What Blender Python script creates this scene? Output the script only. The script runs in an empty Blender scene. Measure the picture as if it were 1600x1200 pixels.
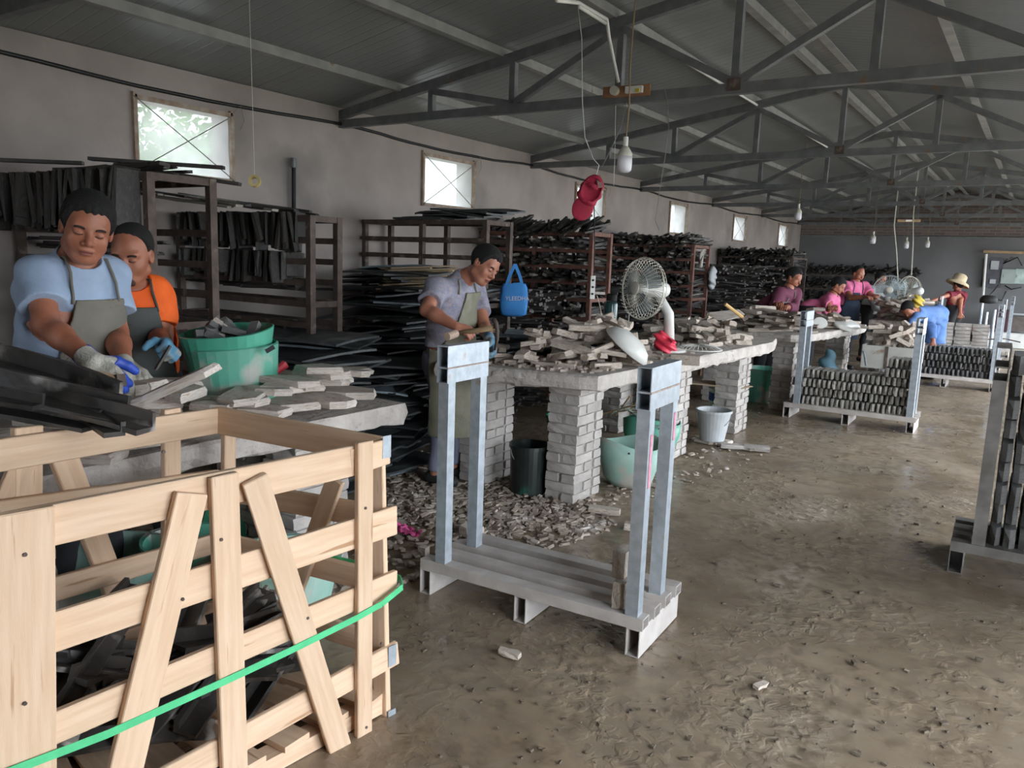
import bpy, math, random
import numpy as np
from mathutils import Vector, Matrix, Euler
from mathutils import noise as mnoise
rnd = random.Random(7)
S = bpy.context.scene
COL = S.collection
# ------------------------------------------------------------------ camera (metres; hall runs along +y, side wall at x=-5.5)
FPX, CH = 1227.0, 1.6
def _basis(roll, pitch, yaw):
    r, p, y = map(math.radians, (roll, pitch, yaw))
    fw = Vector((-math.sin(y)*math.cos(p), math.cos(y)*math.cos(p), -math.sin(p)))
    rt = Vector((math.cos(y), math.sin(y), 0)); up = rt.cross(fw)
    return math.cos(r)*rt + math.sin(r)*up, -math.sin(r)*rt + math.cos(r)*up, fw
CR, CU, CF = _basis(2.0, 9.1, 33.5)
CAM = Vector((0, 0, CH))
cd = bpy.data.cameras.new('camera'); cam = bpy.data.objects.new('camera', cd); COL.objects.link(cam)
m = Matrix((CR, CU, -CF)).transposed().to_4x4(); m.translation = CAM
cam.matrix_world = m
cd.sensor_width = 36; cd.lens = FPX/1600*36; cd.clip_end = 300; cd.clip_start = .05
S.camera = cam
# world: bright overcast sky
w = bpy.data.worlds.new('World'); S.world = w; w.use_nodes = True
bg = w.node_tree.nodes['Background']; bg.inputs[0].default_value = (.86, .93, 1.0, 1); bg.inputs[1].default_value = 9.5
S.view_settings.view_transform = 'Standard'; S.view_settings.look = 'None'
S.view_settings.exposure = 0.36; S.view_settings.gamma = 1; S.view_settings.use_curve_mapping = False
try:
    S.cycles.use_denoising = True; S.cycles.max_bounces = 10; S.cycles.diffuse_bounces = 6; S.cycles.glossy_bounces = 4
    S.cycles.sample_clamp_indirect = 6; S.cycles.caustics_reflective = False; S.cycles.caustics_refractive = False
except Exception: pass
def portal(loc, rot, sx, sy):
    l = bpy.data.lights.new('daylight_portal', 'AREA'); l.shape = 'RECTANGLE'; l.size = sx; l.size_y = sy
    o = bpy.data.objects.new('daylight_portal', l); COL.objects.link(o); o.location = loc; o.rotation_euler = rot
    l.cycles.is_portal = True

# ------------------------------------------------------------------ real positions read off sight lines
def ray(px, py): return CR*((px-800)/FPX) + CU*((600-py)/FPX) + CF
def PZ(px, py, z=0.): d = ray(px, py); return CAM + d*((z-CH)/d.z)
def PX(px, py, x): d = ray(px, py); return CAM + d*(x/d.x)
def PY(px, py, y): d = ray(px, py); return CAM + d*(y/d.y)
def PD(px, py, d): return CAM + ray(px, py)*d
def PP(px, py, a, n): d = ray(px, py); return CAM + d*((Vector(a)-CAM).dot(n)/d.dot(n))
def CD(r, u, t): return (CR*r + CU*u - CF*t).normalized()      # right, up, towards the viewer

# ------------------------------------------------------------------ materials
MATS = {}
def mat(name, col, col2=None, rough=.8, scale=8., metal=0., bump=.15, bscale=None, detail=6, mixlo=.35, mixhi=.65, stretch=None,
        coord='Object', rand=0., col3=None, s3=30., lo3=.6, hi3=.7, spec=.5, rough2=None, dist=.01):
    if name in MATS: return MATS[name]
    M = bpy.data.materials.new(name); M.use_nodes = True; nt = M.node_tree; N = nt.nodes; L = nt.links
    b = N['Principled BSDF']; b.inputs['Roughness'].default_value = rough; b.inputs['Metallic'].default_value = metal
    b.inputs['Specular IOR Level'].default_value = spec
    tc = N.new('ShaderNodeTexCoord'); mp = N.new('ShaderNodeMapping'); L.new(tc.outputs[coord], mp.inputs[0])
    if stretch: mp.inputs['Scale'].default_value = stretch
    nz = N.new('ShaderNodeTexNoise'); nz.inputs['Scale'].default_value = scale; nz.inputs['Detail'].default_value = detail
    L.new(mp.outputs[0], nz.inputs[0])
    c2 = col2 or tuple(x*.7 for x in col)
    rp = N.new('ShaderNodeValToRGB'); rp.color_ramp.elements[0].position = mixlo; rp.color_ramp.elements[1].position = mixhi
    rp.color_ramp.elements[0].color = (*c2, 1); rp.color_ramp.elements[1].color = (*col, 1)
    L.new(nz.outputs[0], rp.inputs[0]); out = rp.outputs[0]
    if col3:
        n3 = N.new('ShaderNodeTexNoise'); n3.inputs['Scale'].default_value = s3; n3.inputs['Detail'].default_value = 4; L.new(mp.outputs[0], n3.inputs[0])
        r3 = N.new('ShaderNodeValToRGB'); r3.color_ramp.elements[0].position = lo3; r3.color_ramp.elements[1].position = hi3
        L.new(n3.outputs[0], r3.inputs[0])
        mx = N.new('ShaderNodeMix'); mx.data_type = 'RGBA'; L.new(r3.outputs[0], mx.inputs[0]); L.new(out, mx.inputs[6]); mx.inputs[7].default_value = (*col3, 1)
        out = mx.outputs[2]
    if rand:
        oi = N.new('ShaderNodeObjectInfo'); mr = N.new('ShaderNodeMapRange'); mr.inputs[3].default_value = 1-rand; mr.inputs[4].default_value = 1+rand
        L.new(oi.outputs['Random'], mr.inputs[0])
        hs = N.new('ShaderNodeHueSaturation'); L.new(mr.outputs[0], hs.inputs['Value']); L.new(out, hs.inputs['Color']); out = hs.outputs[0]
    L.new(out, b.inputs['Base Color'])
    if rough2 is not None:
        mr = N.new('ShaderNodeMapRange'); mr.inputs[1].default_value = mixlo; mr.inputs[2].default_value = mixhi
        mr.inputs[3].default_value = rough2; mr.inputs[4].default_value = rough; L.new(nz.outputs[0], mr.inputs[0]); L.new(mr.outputs[0], b.inputs['Roughness'])
    if bump:
        nb = N.new('ShaderNodeTexNoise'); nb.inputs['Scale'].default_value = bscale or scale*4; nb.inputs['Detail'].default_value = 5; L.new(mp.outputs[0], nb.inputs[0])
        bp = N.new('ShaderNodeBump'); bp.inputs['Strength'].default_value = bump; bp.inputs['Distance'].default_value = dist
        L.new(nb.outputs[0], bp.inputs['Height']); L.new(bp.outputs[0], b.inputs['Normal'])
    MATS[name] = M; return M

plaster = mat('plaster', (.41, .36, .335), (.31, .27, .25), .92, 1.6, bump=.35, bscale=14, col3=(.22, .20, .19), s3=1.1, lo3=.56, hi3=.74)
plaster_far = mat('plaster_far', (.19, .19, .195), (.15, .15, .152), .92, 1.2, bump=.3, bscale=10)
roofm = mat('roof_panel', (.23, .245, .24), (.20, .212, .21), .30, 2, bump=.04, bscale=3, metal=0.1, spec=.5)
steel = mat('painted_steel', (.20, .21, .215), (.14, .15, .155), .5, 9, bump=.05, metal=.25, col3=(.2, .15, .11), s3=7, lo3=.66, hi3=.72)
purl = mat('purlin_steel', (.33, .33, .31), (.24, .24, .23), .5, 6, bump=.05, metal=.2, col3=(.2, .14, .1), s3=6, lo3=.66, hi3=.74)
galv = mat('galvanised_steel', (.47, .52, .58), (.36, .41, .46), .42, 24, metal=.45, bump=.1, col3=(.36, .30, .27), s3=12, lo3=.66, hi3=.76)
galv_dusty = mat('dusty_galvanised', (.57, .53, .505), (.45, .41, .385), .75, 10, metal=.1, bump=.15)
inside = mat('tube_inside', (.05, .05, .05), None, .8, 8)
rust = mat('rusty_iron', (.125, .09, .075), (.07, .052, .045), .75, 14, bump=.25, metal=.1, col3=(.25, .2, .17), s3=9, lo3=.6, hi3=.72)
redrust = mat('red_iron', (.24, .10, .07), (.13, .07, .055), .7, 14, bump=.25)
wood = mat('pale_wood', (.72, .53, .375), (.63, .43, .285), .7, 3.0, bump=.12, bscale=30, stretch=(1.2, 16, 1), coord='UV', rand=.07, col3=(.42, .24, .13), s3=2.6, lo3=.64, hi3=.72)
oldwood = mat('old_wood', (.42, .29, .17), (.30, .2, .11), .8, 12, bump=.2)
framewood = mat('window_wood', (.30, .20, .14), (.42, .36, .3), .8, 14, bump=.2)
conc = mat('rough_concrete', (.56, .515, .48), (.43, .39, .36), .93, 7, bump=.7, bscale=26, col3=(.30, .27, .25), s3=16, lo3=.62, hi3=.72, dist=.02)
brickm = mat('dusty_brick', (.46, .425, .40), (.36, .33, .31), .93, 9, bump=.5, bscale=45, rand=.1)
stone = mat('cut_stone', (.55, .49, .43), (.42, .36, .31), .88, 11, bump=.35, bscale=40, rand=.22, col3=(.36, .25, .17), s3=6, lo3=.55, hi3=.66)
stonep = mat('pale_slab_stone', (.70, .635, .585), (.56, .495, .44), .85, 9, bump=.4, bscale=30, rand=.12, col3=(.44, .33, .22), s3=5, lo3=.58, hi3=.68)
stoneg = mat('grey_block_stone', (.36, .34, .31), (.22, .21, .19), .88, 14, bump=.5, bscale=40, rand=.25)
stoned = mat('dark_block_stone', (.16, .155, .15), (.10, .10, .10), .8, 14, bump=.5, bscale=40, rand=.3)
chip = mat('stone_chips', (.46, .39, .33), (.27, .215, .175), .9, 7, bump=.3, rand=0, col3=(.60, .54, .50), s3=5, lo3=.56, hi3=.66)
black = mat('dark_strip', (.052, .046, .042), (.026, .024, .022), .55, 11, bump=.25, rand=.35, col3=(.11, .09, .075), s3=7, lo3=.6, hi3=.75)
blacks = mat('dark_channel', (.075, .066, .060), (.035, .032, .030), .42, 9, bump=.2, rand=.25, metal=.1, col3=(.45, .42, .39), s3=5, lo3=.57, hi3=.68)
shade_steel = mat('shade_darkened_steel', (.20, .19, .18), (.11, .10, .09), .5, 8, metal=.3, bump=.1)  # steel colour darkened to carry the shade on the frame-edge rack
tanb = mat('tan_batten', (.50, .39, .26), (.34, .25, .16), .8, 11, bump=.2, rand=.3)
palestrip = mat('pale_strip_end', (.38, .35, .31), (.24, .22, .19), .8, 11, bump=.2, rand=.3)
sheetd = mat('dark_sheet', (.05, .058, .06), (.03, .034, .036), .5, 9, bump=.3, rand=.4, col3=(.12, .12, .115), s3=5, lo3=.6, hi3=.75)
sheetb = mat('blue_grey_sheet', (.22, .28, .31), (.14, .17, .19), .6, 9, bump=.3, rand=.4)
greenp = mat('green_plastic', (.10, .42, .30), (.12, .36, .27), .5, 5, bump=.1, col3=(.42, .43, .39), s3=4.5, lo3=.5, hi3=.6)
greenpale = mat('dusty_green_plastic', (.42, .56, .50), (.28, .48, .41), .6, 5, bump=.1, col3=(.50, .48, .43), s3=5, lo3=.52, hi3=.62)
greend = mat('green_bucket_plastic', (.03, .22, .13), (.02, .15, .09), .5, 5, bump=.05)
blackp = mat('black_tin', (.02, .028, .025), (.012, .015, .015), .35, 7, bump=.1, col3=(.02, .10, .07), s3=4, lo3=.6, hi3=.7)
whitep = mat('white_plastic', (.75, .75, .72), (.64, .64, .61), .4, 6, bump=.03)
cream = mat('cream_plastic', (.62, .60, .52), (.52, .5, .43), .45, 6, bump=.03)
greyp = mat('grey_plastic', (.48, .50, .52), (.38, .40, .41), .5, 6, bump=.03)
redp = mat('red_bag', (.75, .04, .09), (.6, .03, .06), .4, 10, bump=.4)
redm = mat('red_handle', (.62, .03, .05), None, .45, 10)
capred = mat('cap_cloth', (.42, .02, .06), (.30, .015, .04), .8, 12, bump=.2, col3=(.6, .3, .3), s3=8, lo3=.66, hi3=.74)
pinkp = mat('pink_bag', (.80, .12, .35), None, .5, 10)
blueb = mat('blue_bag', (.06, .33, .80), (.05, .26, .68), .7, 7, bump=.2)
bottlem = mat('bottle_teal', (.03, .09, .09), (.03, .07, .07), .15, 8, bump=0)
cablem = mat('black_cable', (.01, .01, .011), None, .5, 8, bump=0)
wire = mat('grey_wire', (.25, .24, .22), None, .6, 8, bump=0)
cord = mat('tan_cord', (.30, .21, .12), None, .7, 8, bump=0)
wirec = mat('fan_wire', (.8, .77, .68), None, .4, 8, bump=0, metal=.3)
strap = mat('green_strap', (.10, .58, .26), (.08, .5, .22), .4, 20, bump=.1)
skin = mat('skin', (.39, .15, .088), (.31, .11, .06), .5, 14, bump=.08, bscale=150)
skin2 = mat('skin_light', (.46, .20, .13), (.38, .15, .095), .5, 14, bump=.08, bscale=150)
lipm = mat('lips', (.24, .075, .055), None, .5, 14, bump=0)
hairm = mat('hair', (.008, .007, .007), (.005, .005, .005), .85, 60, bump=.6, bscale=160)
stub = mat('stubble', (.10, .05, .035), (.06, .03, .022), .7, 160, bump=.3)
browm = mat('brow_hair', (.03, .018, .014), None, .8, 60, bump=.2)
shirtb = mat('light_blue_cloth', (.36, .46, .62), (.30, .39, .54), .9, 9, bump=.25, bscale=60)
shirto = mat('orange_cloth', (.95, .15, .015), (.8, .11, .01), .8, 9, bump=.2, bscale=60)
shirtg = mat('grey_violet_cloth', (.33, .33, .42), (.24, .24, .32), .9, 26, bump=.25, bscale=60, col3=(.42, .33, .33), s3=60, lo3=.55, hi3=.62)
apg = mat('grey_apron', (.20, .185, .155), (.14, .13, .105), .75, 5, bump=.25, col3=(.30, .26, .17), s3=3, lo3=.5, hi3=.68)
apd = mat('dark_apron', (.075, .08, .075), (.05, .055, .05), .75, 5, bump=.2)
apo = mat('olive_apron', (.24, .23, .17), (.17, .165, .12), .8, 5, bump=.25, col3=(.32, .30, .24), s3=4, lo3=.5, hi3=.68)
pantg = mat('blue_grey_trousers', (.20, .21, .29), (.15, .16, .22), .9, 8, bump=.2)
pantd = mat('dark_trousers', (.03, .03, .035), None, .9, 8, bump=.2)
glovew = mat('knit_glove', (.52, .50, .44), (.38, .36, .31), .95, 18, bump=.5, bscale=120)
gloveb = mat('blue_rubber', (.03, .09, .52), (.03, .07, .4), .5, 9, bump=.1)
gloveb2 = mat('worn_blue_glove', (.10, .26, .40), (.35, .33, .27), .8, 14, bump=.3, mixlo=.4, mixhi=.55)
pinkc = mat('pink_cloth', (.80, .20, .38), (.68, .14, .3), .85, 9, bump=.2)
purpc = mat('plum_cloth', (.16, .035, .075), (.12, .025, .055), .85, 9, bump=.2)
bluec = mat('blue_cloth', (.13, .25, .55), (.10, .2, .46), .85, 9, bump=.2)
dredc = mat('dark_red_cloth', (.20, .01, .03), None, .85, 9, bump=.2)
straw = mat('straw_hat_weave', (.66, .54, .36), (.52, .42, .27), .85, 25, bump=.3)
navy = mat('navy_apron', (.03, .05, .09), None, .8, 9, bump=.1)
shoem = mat('shoe', (.03, .03, .03), None, .6, 9)
yellowp = mat('yellow_plastic', (.72, .55, .08), None, .6, 9)
cardb = mat('cardboard', (.42, .32, .22), (.35, .27, .19), .9, 9, bump=.1)
greybox = mat('grey_green_box', (.36, .42, .40), (.3, .36, .34), .5, 4, bump=.03)
netm = mat('mesh_net', (.35, .42, .36), None, .7, 9, bump=0)
rubber = mat('rubber', (.015, .015, .016), None, .7, 9)
leafm = mat('leaf', (.16, .42, .06), (.08, .26, .03), .6, 3, bump=0, rand=0)
barkm = mat('bark', (.12, .09, .06), None, .9, 9)
groundm = mat('yard_ground', (.42, .40, .36), (.34, .32, .28), .95, .6, bump=.1)
bulbm = mat('bulb_diffuser', (.82, .82, .88), None, .35, 8, bump=0)
mud = mat('mud', (.16, .125, .09), (.10, .08, .06), .8, 9, bump=.5)
tape = mat('yellow_tape', (.62, .50, .22), None, .5, 9, bump=0)
letter = mat('white_print', (.85, .87, .9), None, .7, 9, bump=0)
bluetape = mat('blue_mark', (.02, .12, .3), None, .6, 9, bump=0)
pinkmark = mat('pink_mark', (.7, .3, .38), None, .7, 30, bump=0)

# wet muddy concrete floor
def floor_mat():
    M = bpy.data.materials.new('muddy_floor'); M.use_nodes = True; nt = M.node_tree; N = nt.nodes; L = nt.links; b = N['Principled BSDF']
    tc = N.new('ShaderNodeTexCoord')
    def nz(s, d=6, dis=0.):
        n = N.new('ShaderNodeTexNoise'); n.inputs['Scale'].default_value = s; n.inputs['Detail'].default_value = d; n.inputs['Distortion'].default_value = dis
        L.new(tc.outputs['Object'], n.inputs[0]); return n.outputs[0]
    def ramp(i, a, b_, ca=(0, 0, 0, 1), cb=(1, 1, 1, 1)):
        r = N.new('ShaderNodeValToRGB'); r.color_ramp.elements[0].position = a; r.color_ramp.elements[1].position = b_
        r.color_ramp.elements[0].color = ca; r.color_ramp.elements[1].color = cb; L.new(i, r.inputs[0]); return r.outputs[0]
    def mix(f, a, c):
        x = N.new('ShaderNodeMix'); x.data_type = 'RGBA'; L.new(f, x.inputs[0])
        for k, v in ((6, a), (7, c)):
            if isinstance(v, tuple): x.inputs[k].default_value = (*v, 1)
            else: L.new(v, x.inputs[k])
        return x.outputs[2]
    base = ramp(nz(1.3, 8, .6), .35, .65, (.20, .15, .10, 1), (.33, .255, .178, 1))
    pale = ramp(nz(.75, 5, .8), .56, .70)
    c = mix(pale, base, (.40, .345, .275))
    fine = ramp(nz(14, 8, .3), .40, .62)
    c = mix(fine, mix(ramp(nz(5, 4), .4, .6), (.18, .135, .095), (.26, .205, .15)), c)
    L.new(c, b.inputs['Base Color'])
    wet = ramp(nz(.55, 6, 1.2), .42, .60, (.14, .14, .14, 1), (.68, .68, .68, 1))
    wf = N.new('ShaderNodeMath'); wf.operation = 'MULTIPLY'; L.new(wet, wf.inputs[0])
    rr = ramp(nz(9, 6), .35, .7, (.8, .8, .8, 1), (1.25, 1.25, 1.25, 1)); L.new(rr, wf.inputs[1]); L.new(wf.outputs[0], b.inputs['Roughness'])
    bp = N.new('ShaderNodeBump'); bp.inputs['Strength'].default_value = .55; bp.inputs['Distance'].default_value = .012
    h = N.new('ShaderNodeMath'); h.operation = 'MULTIPLY'; L.new(ramp(nz(18, 8, .5), .45, .7), h.inputs[0]); L.new(ramp(nz(1.1, 4, 1), .42, .62), h.inputs[1])
    h2 = N.new('ShaderNodeMath'); h2.operation = 'ADD'; L.new(h.outputs[0], h2.inputs[0])
    q = N.new('ShaderNodeMath'); q.operation = 'MULTIPLY'; q.inputs[1].default_value = .5; L.new(nz(2.2, 3), q.inputs[0]); L.new(q.outputs[0], h2.inputs[1])
    L.new(h2.outputs[0], bp.inputs['Height']); L.new(bp.outputs[0], b.inputs['Normal'])
    return M
floorm = floor_mat()
# clouded plastic film of the windows
def film_mat():
    M = bpy.data.materials.new('clouded_film'); M.use_nodes = True; nt = M.node_tree; N = nt.nodes; L = nt.links
    N.remove(N['Principled BSDF']); out = N['Material Output']
    a = N.new('ShaderNodeBsdfTransparent'); t = N.new('ShaderNodeBsdfTranslucent'); d = N.new('ShaderNodeBsdfDiffuse')
    t.inputs[0].default_value = (.30, .305, .30, 1); d.inputs[0].default_value = (.5, .52, .5, 1); a.inputs[0].default_value = (.19, .20, .19, 1)
    tc = N.new('ShaderNodeTexCoord'); n = N.new('ShaderNodeTexNoise'); n.inputs['Scale'].default_value = 2.2; L.new(tc.outputs['Object'], n.inputs[0])
    r = N.new('ShaderNodeMapRange'); r.inputs[1].default_value = .35; r.inputs[2].default_value = .65; r.inputs[3].default_value = .25; r.inputs[4].default_value = .55; L.new(n.outputs[0], r.inputs[0])
    m1 = N.new('ShaderNodeMixShader'); m1.inputs[0].default_value = .25; L.new(t.outputs[0], m1.inputs[1]); L.new(d.outputs[0], m1.inputs[2])
    m2 = N.new('ShaderNodeMixShader'); L.new(r.outputs[0], m2.inputs[0]); L.new(m1.outputs[0], m2.inputs[1]); L.new(a.outputs[0], m2.inputs[2])
    L.new(m2.outputs[0], out.inputs[0]); return M
film = film_mat()
def glassy(name, col, alpha):
    M = bpy.data.materials.new(name); M.use_nodes = True; b = M.node_tree.nodes['Principled BSDF']
    b.inputs['Base Color'].default_value = (*col, 1); b.inputs['Roughness'].default_value = .25; b.inputs['Alpha'].default_value = alpha; return M
bladem = glassy('fan_blade_plastic', (.35, .42, .45), .45)
# far wall: bare brick courses above the plaster
def brickwall_mat():
    M = mat('far_brickwork', (.2, .17, .15)); nt = M.node_tree; N = nt.nodes; L = nt.links
    b = N['Principled BSDF']; tc = N.new('ShaderNodeTexCoord'); mp = N.new('ShaderNodeMapping'); mp.inputs['Rotation'].default_value = (math.pi/2, 0, 0)
    L.new(tc.outputs['Object'], mp.inputs[0]); br = N.new('ShaderNodeTexBrick'); L.new(mp.outputs[0], br.inputs[0])
    br.inputs['Scale'].default_value = 1; br.inputs['Brick Width'].default_value = .26; br.inputs['Row Height'].default_value = .07; br.inputs['Mortar Size'].default_value = .008
    br.inputs['Color1'].default_value = (.20, .15, .13, 1); br.inputs['Color2'].default_value = (.14, .11, .10, 1); br.inputs['Mortar'].default_value = (.22, .21, .2, 1)
    L.new(br.outputs[0], b.inputs['Base Color']); return M
brickwork = brickwall_mat()

# ------------------------------------------------------------------ mesh helpers
WM = {}
def W_of(o): return WM.get(o.name, Matrix())
def basis_from(d, up=Vector((0, 0, 1))):
    d = d.normalized(); s = d.cross(up)
    if s.length < 1e-4: s = d.cross(Vector((1, 0, 0)))
    s.normalize(); return d, s, s.cross(d).normalized()
class MB:
    def __init__(s): s.v = []; s.f = []; s.uv = []
    def add(s, vs, fs, uvs=None):
        n = len(s.v); s.v += [tuple(v) for v in vs]; s.f += [tuple(i+n for i in f) for f in fs]
        if uvs: s.uv += uvs
        return s
    def box(s, c, size, R=None):
        c = Vector(c); h = [x/2 for x in size]
        vs = []
        for k in range(8):
            p = Vector(((h[0] if k & 1 else -h[0]), (h[1] if k & 2 else -h[1]), (h[2] if k & 4 else -h[2])))
            vs.append(c + (R @ p if R is not None else p))
        return s.add(vs, [(0, 2, 3, 1), (4, 5, 7, 6), (0, 1, 5, 4), (2, 6, 7, 3), (0, 4, 6, 2), (1, 3, 7, 5)])
    def beam(s, a, b, wd, ht, up=Vector((0, 0, 1)), off=(0, 0)):
        a, b = Vector(a), Vector(b); d, sd, u = basis_from(b-a, Vector(up)); L = (b-a).length
        vs = []
        for p, l in ((a, 0), (b, L)):
            for x, y in ((-1, -1), (1, -1), (1, 1), (-1, 1)):
                vs.append(p + sd*(x*wd/2+off[0]) + u*(y*ht/2+off[1]))
        fs = [(0, 1, 2, 3), (7, 6, 5, 4), (0, 4, 5, 1), (1, 5, 6, 2), (2, 6, 7, 3), (3, 7, 4, 0)]
        o = rnd.random()*9
        q = [(0, 0), (wd, 0), (wd, ht), (0, ht)]
        uvs = [[(o+x*.2, o+y) for x, y in q]]*2 + [[(o, o), (o+L, o), (o+L, o+wd), (o, o+wd)], [(o, o+.3), (o+L, o+.3), (o+L, o+.3+ht), (o, o+.3+ht)],
              [(o, o+.6), (o+L, o+.6), (o+L, o+.6+wd), (o, o+.6+wd)], [(o, o+.9), (o+L, o+.9), (o+L, o+.9+ht), (o, o+.9+ht)]]
        return s.add(vs, fs, uvs)
    def hollow(s, a, b, wd, ht, t=.004, up=Vector((0, 0, 1))):
        a, b = Vector(a), Vector(b); d, sd, u = basis_from(b-a, Vector(up)); vs = []
        for p in (a, b):
            for k in (0, 1):
                for x, y in ((-1, -1), (1, -1), (1, 1), (-1, 1)):
                    vs.append(p + sd*x*(wd/2-k*t) + u*y*(ht/2-k*t))
        fs = []
        for i in range(4):
            j = (i+1) % 4
            fs += [(i, j, j+8, i+8)[::-1], (i+4, j+4, j+12, i+12), (i, j, j+4, i+4), (i+8, i+12, j+12, j+8)]
        return s.add(vs, fs)
    def tube(s, pts, r, n=8, r2=None, cap=True):
        pts = [Vector(p) for p in pts]; vs = []; fs = []; up = None
        for i, p in enumerate(pts):
            d = (pts[min(i+1, len(pts)-1)] - pts[max(i-1, 0)]).normalized()
            if up is None:
                up = Vector((0, 0, 1)) if abs(d.z) < .9 else Vector((1, 0, 0))
            sd = d.cross(up).normalized(); up = sd.cross(d).normalized()
            rr = r if r2 is None else r + (r2-r)*i/(len(pts)-1)
            for k in range(n):
                a = 2*math.pi*k/n; vs.append(p + sd*math.cos(a)*rr + up*math.sin(a)*rr)
        for i in range(len(pts)-1):
            for k in range(n):
                k2 = (k+1) % n; fs.append((i*n+k, i*n+k2, (i+1)*n+k2, (i+1)*n+k))
        if cap: fs += [tuple(range(n))[::-1], tuple(range((len(pts)-1)*n, len(pts)*n))]
        return s.add(vs, fs)
    def lathe(s, prof, n=24, M=None, close=False, wob=0.):
        vs = []; fs = []
        for i, (r, z) in enumerate(prof):
            for k in range(n):
                a = 2*math.pi*k/n; q = 1+wob*math.sin(2*a+i*.7)
                p = Vector((r*q*math.cos(a), r/q*math.sin(a), z)); vs.append(M @ p if M is not None else p)
        for i in range(len(prof)-1):
            for k in range(n):
                k2 = (k+1) % n; fs.append((i*n+k, i*n+k2, (i+1)*n+k2, (i+1)*n+k))
        if close: fs += [tuple(range(n))[::-1], tuple(range((len(prof)-1)*n, len(prof)*n))]
        return s.add(vs, fs)
    def prism(s, poly, z0, z1, M=None, jag=0.):
        n = len(poly); vs = []
        for z in (z0, z1):
            for x, y in poly:
                p = Vector((x, y, z)); p += Vector((rnd.uniform(-jag, jag), rnd.uniform(-jag, jag), 0)) if jag else Vector()
                vs.append(M @ p if M is not None else p)
        fs = [tuple(range(n))[::-1], tuple(range(n, 2*n))] + [(i, (i+1) % n, (i+1) % n+n, i+n) for i in range(n)]
        return s.add(vs, fs)
    def mesh(s, name, material, Minv=None, smooth=False):
        me = bpy.data.meshes.new(name)
        vs = s.v if Minv is None else [tuple(Minv @ Vector(v)) for v in s.v]
        me.from_pydata(vs, [], s.f); me.update()
        if s.uv and len(s.uv) == len(s.f):
            u = me.uv_layers.new(name='UVMap').data; k = 0
            for f in s.uv:
                for c in f: u[k].uv = c; k += 1
        if material: me.materials.append(material)
        if smooth: me.polygons.foreach_set('use_smooth', [True]*len(me.polygons))
        return me
    def build(s, name, material, parent=None, smooth=False, bevel=0., **kw):
        me = s.mesh(name, material, W_of(parent).inverted() if parent is not None else None, smooth)
        o = bpy.data.objects.new(name, me); COL.objects.link(o)
        if parent is not None: o.parent = parent; WM[o.name] = W_of(parent)
        if bevel:
            md = o.modifiers.new('bevel', 'BEVEL'); md.width = bevel; md.segments = 1; md.limit_method = 'ANGLE'
        for k, v in kw.items(): o[k] = v
        return o
ORD = 'first second third fourth fifth sixth seventh eighth ninth tenth eleventh twelfth thirteenth fourteenth fifteenth sixteenth seventeenth eighteenth nineteenth'.split()
def nth(k):
    if k < 19: return ORD[k]
    t = (k+1)//10; r = (k+1) % 10; T_ = ('twent', 'thirt', 'fort', 'fift', 'sixt', 'sevent', 'eight', 'ninet')[t-2]
    return T_+'ieth' if r == 0 else T_+'y-'+ORD[r-1]
def thing(name, label, cat, loc=(0, 0, 0), rz=0., group=None, kind=None):
    o = bpy.data.objects.new(name, None); COL.objects.link(o); o.empty_display_size = .1
    o.location = loc; o.rotation_euler = (0, 0, rz); WM[o.name] = Matrix.Translation(Vector(loc)) @ Matrix.Rotation(rz, 4, 'Z')
    if kind: o['kind'] = kind
    else: o['label'] = label; o['category'] = cat
    if group: o['group'] = group
    return o
def tag(o, label, cat, group=None):
    o['label'] = label; o['category'] = cat
    if group: o['group'] = group
    return o
def inst(name, me, loc, rot=(0, 0, 0), sc=(1, 1, 1), parent=None):
    o = bpy.data.objects.new(name, me); COL.objects.link(o); o.location = loc; o.rotation_euler = rot; o.scale = sc
    if parent is not None: o.parent = parent
    return o
KIDS = {}
def copy_tree(o, parent=None):
    c = o.copy(); COL.objects.link(c); c.parent = parent
    for ch in [x for x in o.children]: copy_tree(ch, c)
    return c
def eul(yaw, pitch=0, roll=0): return Euler((roll, pitch, yaw))

# ------------------------------------------------------------------ room shell
XL, XR, YB, YF, ZE, ZR, XM = -5.5, 1.83, -4.2, 22.0, 2.86, 3.52, -1.835
def roofz(x): return ZE + (ZR-ZE)*(1-abs(x-XM)/(XM-XL))
def wall_grid(name, axis, at, t, us, zs, holes, material, sgn=1, top=None):
    mb = MB(); idx = {}
    def vid(i, j, k):
        if (i, j, k) not in idx:
            u, z = us[i], zs[j]
            if top and j == len(zs)-1: z = top(u)
            p = (at - sgn*t*k, u, z) if axis == 'x' else (u, at + sgn*t*k, z)
            idx[(i, j, k)] = len(mb.v); mb.v.append(p)
        return idx[(i, j, k)]
    solid = lambda i, j: 0 <= i < len(us)-1 and 0 <= j < len(zs)-1 and not any(h[0] <= (us[i]+us[i+1])/2 <= h[1] and h[2] <= (zs[j]+zs[j+1])/2 <= h[3] for h in holes)
    for i in range(len(us)-1):
        for j in range(len(zs)-1):
            if not solid(i, j): continue
            for k in (0, 1): mb.f.append((vid(i, j, k), vid(i+1, j, k), vid(i+1, j+1, k), vid(i, j+1, k)))
            for di, dj, a, b in ((-1, 0, (i, j), (i, j+1)), (1, 0, (i+1, j), (i+1, j+1)), (0, -1, (i, j), (i+1, j)), (0, 1, (i, j+1), (i+1, j+1))):
                if not solid(i+di, j+dj): mb.f.append((vid(*a, 0), vid(*b, 0), vid(*b, 1), vid(*a, 1)))
    return mb.build(name, material, kind='structure')
WINS = [(PX(203, 140, XL).y+.02, PX(363, 178, XL).y-.02), (6.47, 7.36), (9.72, 10.6), (13.05, 13.85), (16.45, 17.3), (19.85, 20.65)]
wz0, wz1 = 2.13, 2.64
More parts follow.
